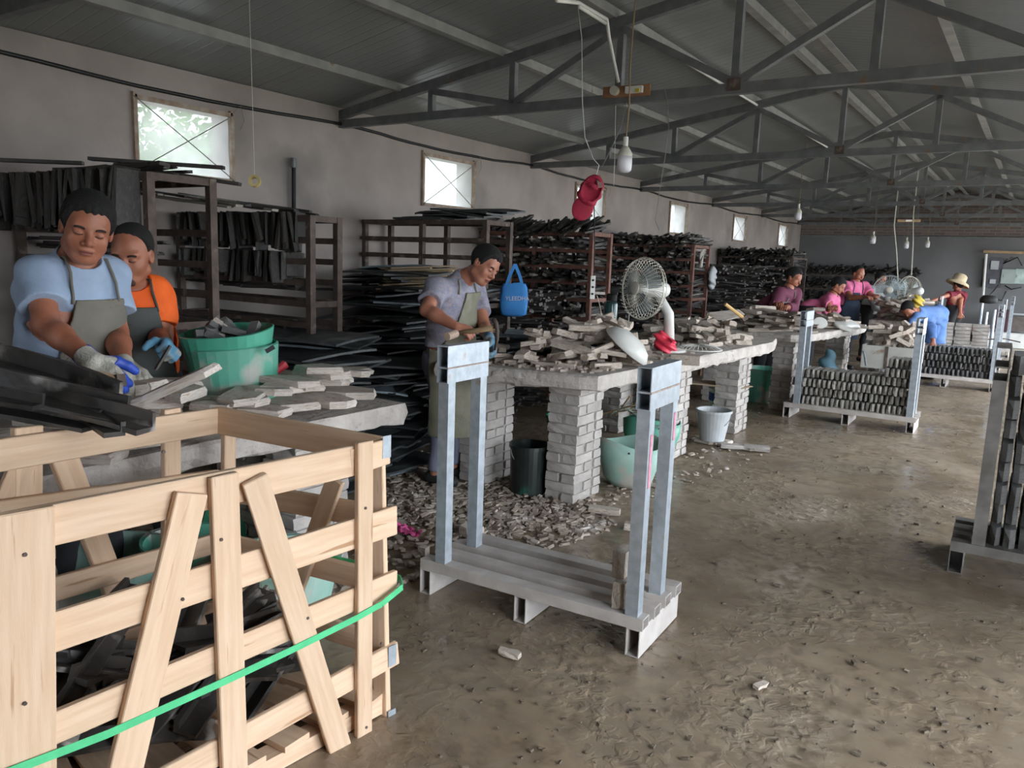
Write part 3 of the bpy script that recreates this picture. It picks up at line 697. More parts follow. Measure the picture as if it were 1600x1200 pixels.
for k in range(40):
    x, y = rnd.uniform(-3.25, -2.75), rnd.uniform(4.75, 5.7); yaw = rnd.gauss(.55, .3); z = hp2.drop(x, y, .5, .16, .016, yaw)
    tag(inst('long_sheet', SH[k % 5] if k % 3 else SHB[k % 3], (x, y, z), (rnd.uniform(-.1, .1), rnd.uniform(-.1, .1), yaw), (rnd.uniform(.7, 1.0), rnd.uniform(.35, .7), .9)),
        'thin dark sheet in the layered heap on the bench beyond the stone pieces', 'sheet', 'dark sheets on the fan bench')
def ell_pos(cx, cy, rx, ry):
    def f():
        a = rnd.random()*6.283; q = rnd.random()**.6; return cx+rx*q*math.cos(a), cy+ry*q*math.sin(a)
    return f
heap_pieces(hp2, 95, ell_pos(-2.62, 5.0, .34, .62), lambda: (rnd.uniform(.13, .26), rnd.uniform(.05, .075), rnd.uniform(.028, .045)), ROCKS, 'stone_strip', 'cut stone strip in the heap on the bench before the white fan', 'stone strip', 'stone strips heaped before the fan', .35)
heap_pieces(hp2, 22, ell_pos(-3.0, 4.42, .3, .2), lambda: (rnd.uniform(.08, .2), rnd.uniform(.04, .08), rnd.uniform(.02, .035)), ROCKS, 'stone_strip', 'stone scrap lying at the bench end by the hammer', 'stone strip', 'scraps at the bench end')
heap_pieces(hp2, 85, ell_pos(-2.6, 7.1, .42, .55), lambda: (rnd.uniform(.14, .28), rnd.uniform(.05, .08), rnd.uniform(.03, .05)), ROCKS, 'cut_stone_piece', 'cut stone piece in the heap at the bench end past the fan', 'stone piece', 'stone pieces heaped past the fan', .35)
cr = MB()
for k in range(420):
    f = ell_pos(-2.75, 4.55, .5, .3) if k < 260 else ell_pos(-2.6, 6.3, .45, 1.5); x, y = f(); s_ = rnd.uniform(.012, .04)
    if -3.3 < x < -2.25: 
        r_ = rock(s_*1.4, s_, s_*.6, .3, 1); R = Euler((0, 0, rnd.random()*6)).to_matrix(); i, j = int((x-hp2.x0)/hp2.g), int((y-hp2.y0)/hp2.g)
        zz = hp2.h[i, j] if hp2.h[i, j] < .93 else .895; cr.add([R@Vector(v)+Vector((x, y, zz+s_*.3)) for v in r_.v], r_.f)
tag(cr.build('stone_crumbs', chip, kind='stuff'), 'small stone crumbs strewn over the fan bench', 'crumbs')
hp3 = Heap(-3.4, -1.8, 8.8, 11.7, .88)
heap_pieces(hp3, 70, ell_pos(-2.62, 9.35, .5, .48), lambda: (rnd.uniform(.2, .4), rnd.uniform(.06, .12), rnd.uniform(.02, .04)), ROCKS, 'split_stone', 'split stone piece in the heap before the woman in plum', 'stone piece', 'split stones before the woman in plum', .2)
heap_pieces(hp3, 35, ell_pos(-2.15, 10.7, .22, .65), lambda: (rnd.uniform(.2, .4), rnd.uniform(.06, .12), rnd.uniform(.02, .04)), ROCKS, 'split_stone', 'split stone piece on the far part of the second bench', 'stone piece', 'split stones by the pink workers', .2)
hp4 = Heap(-3.0, -1.5, 12.8, 16.6, .87)
heap_pieces(hp4, 90, ell_pos(-1.75, 13.8, .3, .8), lambda: (rnd.uniform(.2, .4), rnd.uniform(.07, .12), rnd.uniform(.03, .06)), ROCKS, 'broken_stone', 'broken stone piece heaped on the distant bench', 'stone piece', 'broken stones on the distant bench', .35)

# ------------------------------------------------------------------ galvanised stone racks
def stone_rack(lab):
    t = thing('steel_pallet_rack', lab, 'pallet rack', (0, 0, 0))
    for x in (.03, .555, 1.09): MB().hollow((x, 0, .06), (x, .47, .06), .06, .12).build('skid_tube', galv_dusty, t)
    for y in (.035, .17, .30, .435): MB().hollow((0, y, .145), (1.13, y, .145), .07, .05).build('deck_rail', galv_dusty, t)
    for x in (.11, 1.075):
        for y in (.035, .30): MB().hollow((x, y, .17), (x, y, 1.03), .055, .055, up=(0, 1, 0)).build('post', galv, t)
        MB().hollow((x, -.005, 1.065), (x, .335, 1.065), .06, .07).build('header_tube', galv, t)
        MB().hollow((x, -.005, 1.15), (x, .335, 1.15), .06, .10).build('header_tube', galv, t)
        wl = MB().beam((x+.029, .0, 1.1), (x+.029, .33, 1.1), .008, .006)
        for k in range(9): c = Vector((x+.0305*(1 if k % 2 else 1), .01+k*.035+rnd.uniform(-.008, .008), 1.1)); wl.box(c, (.006, .028, .007))
        wl.build('weld_seam', mat('weld_bead', (.42, .34, .30), (.3, .22, .18), .7, 20), t)
    return t
rk = stone_rack('empty galvanised rack standing nearest, in front of the brick pillared bench')
rk2 = copy_tree(rk); rk2.location = (-2.17, 8.62, 0); rk2.rotation_euler.z = .02; rk2['label'] = 'galvanised rack holding rows of grey blocks, beside the plum worker\'s bench'
for c in rk2.children: c.location.z += 0
rk2.scale = (1.14, 1.0, .96)
rk3 = copy_tree(rk); rk3.location = (-1.62, 12.6, 0); rk3.scale = (1.12, 1.0, 1.0); rk3['label'] = 'galvanised rack of dark blocks behind the one of grey blocks, under the blue worker'
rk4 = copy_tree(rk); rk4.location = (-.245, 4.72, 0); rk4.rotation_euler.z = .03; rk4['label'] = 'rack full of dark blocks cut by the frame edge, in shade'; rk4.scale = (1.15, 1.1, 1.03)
for o_ in rk4.children: o_.data = o_.data.copy(); o_.data.materials[0] = shade_steel  # shade on this rack is put into its darker steel colour
rk5 = copy_tree(rk); rk5.location = (-1.55, 15.6, 0); rk5['label'] = 'distant galvanised rack behind the blue worker'
rk6 = copy_tree(rk); rk6.location = (-1.5, 18.2, 0); rk6['label'] = 'most distant galvanised rack, below the straw hat'
rk.location = (-2.31, 2.75, 0); rk.rotation_euler.z = .05
# marks on the empty rack
pm_ = MB().box((1.104, .035, .82), (.002, .02, .22)).build('pink_paint_mark', pinkmark); pm_.parent = rk
pm_ = MB().box((1.104, .30, .92), (.002, .02, .12)).build('pink_paint_mark', pinkmark); pm_.parent = rk
BLK = [rock(1, 1, 1, .07, 2).mesh('block', stoneg) for _ in range(6)]
BLD = [rock(1, 1, 1, .07, 2).mesh('block', stoned) for _ in range(6)]
BLP = [rock(1, 1, 1, .1, 2).mesh('block', stone) for _ in range(3)]
def stack_blocks(rack, rows, n, w_, h, d, z0, x0, meshes, lab, grp, y=.24, name='stone_block', part=None, rowlab=None):
    M = Matrix.Translation(rack.location) @ Matrix.Rotation(rack.rotation_euler.z, 4, 'Z') @ Matrix.Diagonal((*rack.scale, 1))
    z = z0
    for r_ in range(rows):
        a, b = (0, n) if part is None or r_ not in part else part[r_]
        hh = h
        for k in range(a, b):
            p = M @ Vector((x0+(k+.5)*w_*1.06+rnd.uniform(-.003, .003), y+.045*(r_ % 2)+rnd.uniform(-.012, .012), 0)); p.x += w_*.45*(r_ % 2)*(k < b-1)*(w_ < .052); 
            o = inst(name, rnd.choice(meshes), (p.x, p.y, z+hh/2), (rnd.uniform(-.02, .02), math.pi/2, 0), (hh, d, w_*rnd.uniform(.86, .98)))
            o.rotation_euler = Matrix.Rotation(rack.rotation_euler.z, 4, 'Z').to_euler(); o.rotation_euler.y = rnd.uniform(-.03, .03); o.scale = (w_*rnd.uniform(.84, .98), d, hh*rnd.uniform(.82, .93)); o.location.z -= hh*.04
            tag(o, '%s, %s row up, %s from the %s post' % (lab, nth(r_), nth(k), 'near' if name == 'x' else 'window side'), 'stone block', grp)
        z += hh+.003
stack_blocks(rk2, 6, 24, .041, .092, .40, .163, .05, BLK, 'grey stone block on the mid rack', 'grey blocks on the mid rack', part={4: (18, 24), 5: (18, 24)},
             rowlab={4: 'grey stone block in the short rows raised at one end of the mid rack', 5: 'grey stone block in the short rows raised at one end of the mid rack'})
stack_blocks(rk3, 4, 20, .049, .10, .40, .165, .05, BLD, 'dark stone block on the rear rack', 'dark blocks on the rear rack')
stack_blocks(rk4, 9, 17, .054, .112, .44, .172, .145, BLD, 'dark block on the shaded rack', 'dark blocks on the shaded rack')
for (px, py, zz, lab) in ((985, 950, 0, 'lower front stone block beside the post of the empty rack'), (1003, 905, 1, 'upper front stone block beside the post of the empty rack'),
                          (1035, 925, 2, 'lower rear stone block between the posts of the empty rack'), (1035, 880, 3, 'upper rear stone block between the posts of the empty rack')):
    q = Matrix.Rotation(.05, 4, 'Z') @ Vector((1.0-.02*(zz == 1), (.09, .12, .225, .215)[zz], 0)) + rk.location
    z = .171+.115/2+(.118 if zz % 2 else 0)
    o = inst('stone_block', BLP[zz % 3], (q.x, q.y, z), (0, 0, .05+rnd.uniform(-.05, .05)), (.05, .12 if zz < 2 else .115, .115)); tag(o, lab, 'stone block', 'four blocks on the empty rack')

# ------------------------------------------------------------------ storage racks of dark strips along the window wall
STRIP = [angle_piece(1, .9, .2).mesh('strip', black) for _ in range(4)]
for me_ in STRIP: pass
STRIPP = [rock(1, 1, 1, .1, 2).mesh('strip', palestrip) for _ in range(3)]
SB = [rock(1, 1, 1, .12, 3).mesh('strip', black) for _ in range(6)]
RK = [(2.48, 2.86, 1.985, 'brown iron rack closest to the two men, dark strips hanging from its top', (1.985, 1.70, 1.52, 1.35, 1.18, .9, .5)),
      (3.6, 3.84, 1.83, 'low brown iron rack with a bare end frame behind the green bucket', (1.83, 1.69, 1.55, 1.41, 1.27, 1.13, .7, .3)),
      (5.56, 5.92, 1.915, 'brown iron rack with empty upper shelves behind the man in grey', (1.915, 1.76, 1.61, 1.46, 1.2, .9, .5)),
      (7.48, 7.90, 1.90, 'reddish iron rack with the power strip on its post', (1.90, 1.72, 1.55, 1.38, 1.2, 1.0, .6, .3)),
      (10.42, 11.0, 1.865, 'iron rack with a knit glove stuck on its post', (1.865, 1.68, 1.5, 1.32, 1.14, .96, .6, .3)),
      (15.6, 16.6, 1.80, 'iron rack next to the far corner behind the plum worker', (1.80, 1.6, 1.4, 1.2, 1.0, .7, .4))]
XA, XB = -5.42, -4.0
for ri, (y0, y1, zt, lab, lev) in enumerate(RK):
    t = thing('storage_rack', lab, 'rack', (XB, y0, 0)); m_ = redrust if ri in (3, 4) else rust
    for x in (XA, XB) + (() if ri < 2 else ((XA+XB)/2,)):
        for y in (y0, y1): MB().beam((x, y, 0), (x, y, zt), .045, .045, up=(0, 1, 0)).build('post', m_, t)
    for z in lev:
        for y in (y0, y1): MB().beam((XA, y, z-.02), (XB, y, z-.02), .035, .04).build('shelf_rail', m_, t)
        for x in (XA, XB):
            if x == XA or z == zt or z == lev[4]: MB().beam((x, y0, z-.02), (x, y1, z-.02), .035, .04).build('cross_rail', m_, t)
def hang_row(n, y0, y1, z, h, x0, x1, lab, grp, individual=True, mb=None):
    for k in range(n):
        x = x0+(x1-x0)*(k+rnd.uniform(.2, .8))/n; y = rnd.uniform(y0, y0+.1); hh = h*rnd.uniform(.75, 1.08); tl = rnd.uniform(-.22, .22)
        if individual:
            o = inst('hanging_strip', rnd.choice(SB), (x, y, z-hh/2), (rnd.uniform(-.06, .06), tl, rnd.uniform(-.6, .6)), (rnd.uniform(.02, .045), rnd.uniform(.05, .14), hh)); tag(o, '%s, %s from the wall' % (lab, nth(k)), 'stone strip', grp)
        else:
            R = Euler((rnd.uniform(-.06, .06), tl, rnd.uniform(-.5, .5))).to_matrix(); c = Vector((x, y, z-hh/2)); s_ = (rnd.uniform(.012, .035), .1, hh); mb.box(c, s_, R)
hang_row(62, 2.36, 2.8, 2.0, .32, -5.46, -4.06, 'dark strip hanging under the top of the closest rack', 'hanging strips on the closest rack')
hang_row(56, 3.56, 3.8, 1.85, .24, -5.38, -4.12, 'dark strip hanging in the top row of the low rack', 'hanging strips on the low rack')
hang_row(50, 3.56, 3.8, 1.59, .20, -5.38, -4.2, 'dark strip hanging in the second row of the low rack', 'second row strips on the low rack')
for z_, n_ in ((1.54, 20), (1.37, 14), (1.2, 14)):
    for k in range(n_):
        o = inst('lying_strip', rnd.choice(SB), (rnd.uniform(-5.25, -4.3), rnd.uniform(2.5, 2.84), z_+.01+.004*k), (0, 0, rnd.gauss(0, .15)), (rnd.uniform(.4, .8), .05, .02))
        tag(o, 'dark strip lying on a lower shelf of the closest rack, height %.1f, %s up' % (z_, nth(k)) if 0 else 'dark strip lying flat on a lower shelf of the closest rack', 'stone strip', 'strips on the lower shelves of the closest rack')
# strips lying over the rack tops
def lying(n, xr, yr, z, L, rot, lab, grp, name='lying_strip', jz=.05):
    for k in range(n):
        x, y = rnd.uniform(*xr), rnd.uniform(*yr)
        o = inst(name, rnd.choice(SB), (x, y, z+rnd.uniform(0, jz)), (rnd.uniform(-.1, .1), rnd.uniform(-.05, .05), rot+rnd.gauss(0, .12)), (L*rnd.uniform(.7, 1.1), rnd.uniform(.03, .06), rnd.uniform(.012, .03))); tag(o, lab, 'stone strip', grp)
lying(16, (-5.0, -4.3), (2.5, 2.85), 2.0, .7, 0, 'long dark strip lying flat across the top of the closest rack', 'strips lying on the closest rack')
for q in ((PX(205, 262, -4.4), PX(375, 288, -3.9)), (PX(0, 250, -5.2), PX(130, 255, -4.9)), (PX(140, 248, -4.8), PX(350, 262, -4.2))):
    o = MB().beam(q[0], q[1], .06, .02).build('lying_strip', black); tag(o, 'long dark strip lying flat across the top of the closest rack', 'stone strip', 'strips lying on the closest rack')
for k in range(26):
    x = rnd.uniform(-5.3, -4.2); y = rnd.uniform(3.0, 3.9); z = 1.86+.02*rnd.random()+.10*max(0, (-4.3-x))
    o = inst('lying_strip', rnd.choice(SB if k % 3 else STRIPP), (x, y, z), (rnd.uniform(-.1, .1), .1, rnd.gauss(.1, .2)), (rnd.uniform(.4, .8), .05, .015)); tag(o, 'dark strip lying loose on top of the low rack', 'stone strip', 'strips lying on the low rack')
for zz, lab in ((1.43, 'third'), (1.16, 'lowest visible')):
    lying(22, (-5.2, -4.4), (3.6, 3.82), zz-.1, .6, .1, 'dark strip stacked flat on the %s shelf of the low rack' % lab, 'strips on the %s shelf of the low rack' % lab)
# folded dark sheeting lying on the third rack
for k in range(7):
    p = PX(560+k*12, 330+k*3, -4.6+.03*k); o = inst('sheet', SH[k % 5], (-4.75+.11*k, 5.7, 1.95+.012*k), (0, .08, rnd.uniform(-.2, .2)), (.8, 1.1, 1.3)); tag(o, 'folded dark sheet lying on the empty topped rack, %s from the wall' % nth(k), 'sheet', 'folded sheets on the empty topped rack')
# masses of small strips filling the further racks: nobody could count them
def fill(mb, mp, y0, y1, z, h, n, jut=.12, pale=.2):
    for k in range(n):
        x = rnd.uniform(XA+.03, XB-.02); L = (y1-y0)+rnd.uniform(.0, jut*2); yy = (y0+y1)/2+rnd.uniform(-jut, jut); hh = rnd.uniform(.012, .03)
        R = Euler((rnd.uniform(-.12, .12), rnd.uniform(-.5, .5), rnd.uniform(-.12, .12))).to_matrix(); (mp if rnd.random() < pale else mb).box((x, yy, z+rnd.uniform(0, h)), (rnd.uniform(.03, .055), L, hh), R)
for ri, lv in ((2, (1.2, .9, .5)), (3, (1.72, 1.55, 1.38, 1.2, 1.0, .6)), (4, (1.865, 1.68, 1.5, 1.32, 1.14, .96, .6)), (5, (1.80, 1.6, 1.4, 1.2, 1.0))):
    y0, y1 = RK[ri][:2]; a, b = MB(), MB(); up = MB()
    for i, z in enumerate(lv): fill(a, b, y0, y1, z+.01, .09, 120 if ri < 5 else 70, .1, .34 if ri == 3 and i in (1, 4) else (.16 if ri == 3 else .08))
    # upright leaning strips on top
    z = RK[ri][2]
    for k in range(0 if ri == 2 else 130):
        x = rnd.uniform(XA+.02, XB); s_ = rnd.uniform(.25, .5); yy = rnd.uniform(y0, y1); R = Euler((rnd.uniform(.15, .45), rnd.uniform(-.3, .3), rnd.uniform(-.5, .5))).to_matrix()
        a.box((x, yy, z+rnd.uniform(.01, .1)+.03*math.sin(x*7)), (rnd.uniform(.02, .05), s_, .02), R)
    if ri >= 3:
        for z2 in lv[:4]:
            for k in range(60):
                x = rnd.uniform(XA+.02, XB-.02); a.box((x, y0+.02, z2-.09), (rnd.uniform(.012, .03), .05, .13), Euler((0, rnd.uniform(-.3, .3), 0)).to_matrix())
    nm = {2: 'empty topped rack', 3: 'reddish rack with the power strip', 4: 'rack with the glove on its post', 5: 'rack by the far corner'}[ri]
    tag(a.build('stacked_strips', black, kind='stuff'), 'mass of dark strips filling the %s' % nm, 'stone strips')
    if b.v: tag(b.build('pale_stacked_strips', palestrip, kind='stuff'), 'paler strip ends among the mass on the %s' % nm, 'stone strips')
# strips standing between racks against the wall further down
for (ya, yb, zt, lab) in ((11.6, 15.2, 1.55, 'long dark mass of strips shelved between the glove rack and the far corner rack'), (8.3, 10.0, 1.35, 'dark mass of strips shelved between the reddish rack and the glove rack'), (6.2, 7.2, 1.2, 'dark mass of strips on the floor behind the blue bag')):
    a = MB()
    for k in range(900):
        z = rnd.choice([.15, .4, .65, .9, 1.1, 1.3, zt-.05, zt-.02]); z = min(z, zt)
        a.box((rnd.uniform(-5.0, -4.4), rnd.uniform(ya, yb), z+rnd.uniform(-.06, .08)), (rnd.uniform(.3, .85), rnd.uniform(.03, .06), rnd.uniform(.015, .03)), Euler((rnd.uniform(-.3, .3), rnd.uniform(-.12, .12), rnd.uniform(-.6, .6))).to_matrix())
    tag(a.build('strip_mass', black, kind='stuff'), lab, 'stone strips')
# rack of dark strips along the far wall
t = thing('storage_rack', 'dark low rack of strips along the far wall behind the pink workers', 'rack', (-3.9, 21.6, 0))
for x in (-5.2, -3.9, -2.6):
    for y in (21.2, 21.7): MB().beam((x, y, 0), (x, y, 1.5), .04, .04, up=(0, 1, 0)).build('post', rust, t)
for z in (1.45, 1.1, .75, .4): MB().beam((-5.2, 21.2, z), (-2.6, 21.2, z), .03, .04).build('shelf_rail', rust, t)
a = MB()
for k in range(520):
    z = rnd.choice((.5, .85, 1.2, 1.55)); a.box((rnd.uniform(-5.3, -2.5), rnd.uniform(21.1, 21.7), z+rnd.uniform(-.02, .12)), (rnd.uniform(.03, .06), .5, .02), Euler((rnd.uniform(-.2, .5), rnd.uniform(-.5, .5), rnd.uniform(-.4, .4))).to_matrix())
tag(a.build('stacked_strips', black, kind='stuff'), 'mass of dark strips on the low rack along the far wall', 'stone strips')

# layered stacks of dark sheets between the racks and the benches
def stack_sheets(cx, cy, z1, n, L, W, yaw, lab, grp, meshes=SH):
    for k in range(n):
        z = .02+z1*k/n; o = inst('dark_sheet', rnd.choice(meshes) if k % 9 else rnd.choice(SHB), (cx+rnd.gauss(0, .08), cy+rnd.gauss(0, .07), z+.03), (rnd.gauss(0, .04), rnd.gauss(0, .05), yaw+rnd.gauss(0, .35)),
                                (L/.7*rnd.uniform(.8, 1.05), W/.3*rnd.uniform(.8, 1.05), 1.2)); tag(o, '%s, %s up' % (lab, nth(k)), 'sheet', grp)
q = PD(612, 500, 6.75)
stack_sheets(q.x, q.y, 1.5, 46, .85, .75, .1, 'dark sheet in the tall layered stack behind the man in grey', 'tall stack of dark sheets')
q2 = PD(690, 500, 6.9)
stack_sheets(q2.x, q2.y, 1.42, 34, .7, .5, .1, 'dark sheet in the stack at the grey man\'s elbow', 'stack of dark sheets at the elbow', SH)
q = PD(470, 560, 5.3)
stack_sheets(q.x, q.y, 1.05, 30, 1.0, .55, .1, 'dark sheet in the low stack behind the green bucket', 'low stack of dark sheets')
stack_sheets(q.x+.0, q.y+.62, .8, 24, .9, .55, .3, 'dark sheet in the stack beside the low rack end', 'stack by the low rack end')
# thin pale edged battens on the tall stack
TB = [rock(1, 1, 1, .1, 2).mesh('batten', tanb) for _ in range(4)]
for k in range(42):
    q3 = PD(650+rnd.uniform(-25, 25), 452-k*.85, 6.45+rnd.uniform(-.1, .2))
    o = inst('thin_batten', rnd.choice(TB), q3, (0, rnd.uniform(-.12, .02), rnd.uniform(.2, .8)), (rnd.uniform(.4, .6), .035, .012))
    tag(o, 'thin tan batten behind the grey man, %s up in the bundle' % nth(k), 'batten', 'battens on the sheet stacks')

# ------------------------------------------------------------------ people: one continuous skin from smoothly blended limbs
F32 = np.float32
def s_cap(a, b, ra, rb):
    a = np.array(a, F32); ba = np.array(b, F32)-a; L2 = float(ba @ ba)+1e-9
    def f(P):
        t = np.clip(((P-a) @ ba)/L2, 0, 1); q = P-a-t[:, None]*ba; return np.sqrt((q*q).sum(1))-(ra+(rb-ra)*t)
    return f
def s_ell(c, r, R=None):
    c = np.array(c, F32); r = np.array(r, F32); R = None if R is None else np.array(R, F32)
    def f(P):
        q = P-c
        if R is not None: q = q @ R
        k0 = np.sqrt(((q/r)**2).sum(1)); k1 = np.sqrt(((q/(r*r))**2).sum(1))+1e-9; return k0*(k0-1)/k1
    return f
def smin(a, b, k): h = np.clip(.5+.5*(b-a)/k, 0, 1); return b*(1-h)+a*h-k*h*(1-h)
def blend(ps):
    def f(P):
        d = None
        for p in ps:
            g_, k = p[0], p[1]; v = g_(P)
            if d is None: d = v
            elif k < 0: d = -smin(-d, v, -k)          # carve
            else: d = smin(d, v, k)
        return d
    return f
def sdf_mesh(f, lo, hi, h, name='body'):
    """surface nets on a sparse grid"""
    lo = np.array(lo, float); n = np.maximum(((np.array(hi)-lo)/h).astype(int)+2, 4); Bk = 12
    nb = (n+Bk-1)//Bk; n = nb*Bk+1
    V = np.ones(tuple(n), F32)
    ci = np.stack(np.meshgrid(*[np.arange(k) for k in nb], indexing='ij'), -1).reshape(-1, 3)
    cen = (lo+(ci*Bk+Bk/2)*h).astype(F32); dc = f(cen); act = np.abs(dc) < Bk*h*.5*1.74*1.35+.01
    for (i, j, k), d, a in zip(ci*Bk, dc, act):
        if not a and d < 0: V[i:i+Bk+1, j:j+Bk+1, k:k+Bk+1] = -1
    L = np.stack(np.meshgrid(*[np.arange(Bk+1)]*3, indexing='ij'), -1).reshape(-1, 3)
    A = ci[act]*Bk
    for s in range(0, len(A), 24):
        ch_ = A[s:s+24]; P = (lo+(ch_[:, None, :]+L[None])*h).reshape(-1, 3).astype(F32); d = f(P).reshape(len(ch_), Bk+1, Bk+1, Bk+1)
        for (i, j, k), dd in zip(ch_, d): V[i:i+Bk+1, j:j+Bk+1, k:k+Bk+1] = dd
    sg = V < 0
    c8 = [sg[a:n[0]-1+a, b:n[1]-1+b, c:n[2]-1+c] for a in (0, 1) for b in (0, 1) for c in (0, 1)]
    sm = sum(x.astype(np.int8) for x in c8); cell = (sm > 0) & (sm < 8)
    idx = np.argwhere(cell); vid = -np.ones(cell.shape, np.int32); vid[cell] = np.arange(len(idx))
    acc = np.zeros((len(idx), 3)); cnt = np.zeros(len(idx))
    cor = [(a, b, c) for a in (0, 1) for b in (0, 1) for c in (0, 1)]
    vals = {c: V[idx[:, 0]+c[0], idx[:, 1]+c[1], idx[:, 2]+c[2]] for c in cor}
    for c in cor:
        for ax_ in range(3):
            if c[ax_]: continue
            c2 = list(c); c2[ax_] = 1; c2 = tuple(c2); v0, v1 = vals[c], vals[c2]; x = (v0 < 0) != (v1 < 0)
            t = np.where(x, v0/np.where(v0 == v1, 1, v0-v1), 0); p = np.repeat(np.array(c, float)[None], len(idx), 0); p[:, ax_] += t
            acc[x] += p[x]; cnt[x] += 1
    verts = lo+(idx+acc/np.maximum(cnt, 1)[:, None])*h
    faces = []
    for ax_ in range(3):
        o1, o2 = (ax_+1) % 3, (ax_+2) % 3
        sl0 = [slice(None)]*3; sl1 = [slice(None)]*3; sl0[ax_] = slice(0, -1); sl1[ax_] = slice(1, None)
        e = sg[tuple(sl0)] != sg[tuple(sl1)]; ed = np.argwhere(e)
        ed = ed[(ed[:, o1] > 0) & (ed[:, o2] > 0) & (ed[:, o1] < n[o1]-1) & (ed[:, o2] < n[o2]-1)]
        if not len(ed): continue
        inn = sg[ed[:, 0], ed[:, 1], ed[:, 2]]
        q = []
        for d1, d2 in ((0, 0), (-1, 0), (-1, -1), (0, -1)):
            e2 = ed.copy(); e2[:, o1] += d1; e2[:, o2] += d2; q.append(vid[e2[:, 0], e2[:, 1], e2[:, 2]])
        q = np.stack(q, 1); ok = (q >= 0).all(1); q = q[ok]; inn = inn[ok]; q[~inn] = q[~inn][:, ::-1]; faces.append(q)
    F = np.concatenate(faces) if faces else np.zeros((0, 4), int)
    return verts, F
def join_arr(parts):
    vs, fs, n = [], [], 0
    for v, f in parts: vs.append(v); fs.append(f+n); n += len(v)
    return np.concatenate(vs), np.concatenate(fs)
def arr_obj(name, v, f, material, parent, **kw):
    Mi = np.array(W_of(parent).inverted()); v = v @ Mi[:3, :3].T + Mi[:3, 3]
    me = bpy.data.meshes.new(name); me.vertices.add(len(v)); me.vertices.foreach_set('co', v.astype(F32).ravel())
    me.loops.add(f.size); me.loops.foreach_set('vertex_index', f.astype(np.int32).ravel()); me.polygons.add(len(f))
    me.polygons.foreach_set('loop_start', np.arange(0, f.size, 4, dtype=np.int32)); me.polygons.foreach_set('use_smooth', np.ones(len(f), bool)); me.update(calc_edges=True)
    me.materials.append(material); o = bpy.data.objects.new(name, me); COL.objects.link(o); o.parent = parent; WM[o.name] = W_of(parent)
    for k, x in kw.items(): o[k] = x
    return o
def wob(P, a=.004, fr=14): return a*(np.sin(P[:, 0]*fr*1.3+P[:, 2]*fr*1.7)*np.sin(P[:, 1]*fr+P[:, 2]*fr*.6)+.5*np.sin(P[:, 2]*fr*3.1+P[:, 0]*fr*2))
VA = lambda v: np.array(v, F32)
def hand_prims(wr, d, n_, s, side, curl=1.0, spread=1.0, thumb_dir=None):
    """palm and five fingers; d = along the hand, n_ = palm normal (fingers curl towards it)"""
    d = d.normalized(); n_ = (n_-d*d.dot(n_)).normalized(); sd = d.cross(n_)*side; pr = []
    for k in range(4):                                       # metacarpals make the palm
        o = (k-1.5)*.0195*s; pr.append((s_cap(wr+sd*o*.55+d*.01*s, wr+d*.078*s+sd*o, .0135*s, .012*s), .012*s))
    ln = (.068, .078, .072, .056); tips = []
    for k in range(4):
        o = (k-1.5)*.0205*s*(1+.05*spread); p = wr+d*.082*s+sd*o; L = ln[k]*s; a = .35*curl+.07*k*curl
        for j, (q, r0, r1) in enumerate(((.42, .0098, .0088), (.33, .0088, .0080), (.25, .0080, .0068))):
            dd = d*math.cos(a)+n_*math.sin(a); p2 = p+dd*L*q*1.12; pr.append((s_cap(p, p2, r0*s, r1*s), .004*s)); p = p2; a += .85*curl*(1 if j == 0 else .75)
        tips.append(p)
    t0_ = wr+d*.022*s-sd*.026*s; td = (d*.62-sd*.62+n_*.45).normalized() if thumb_dir is None else thumb_dir
    t1 = t0_+td*.042*s; t2 = t1+(td*.75+d*.3+n_*.35*curl).normalized()*.034*s; t3 = t2+(td*.3+d*.5+n_*.8*curl).normalized()*.026*s
    pr += [(s_cap(wr+d*.015*s-sd*.01*s, t1, .017*s, .013*s), .01*s), (s_cap(t1, t2, .0118*s, .0105*s), .006*s), (s_cap(t2, t3, .0105*s, .0085*s), .005*s)]
    return pr, tips
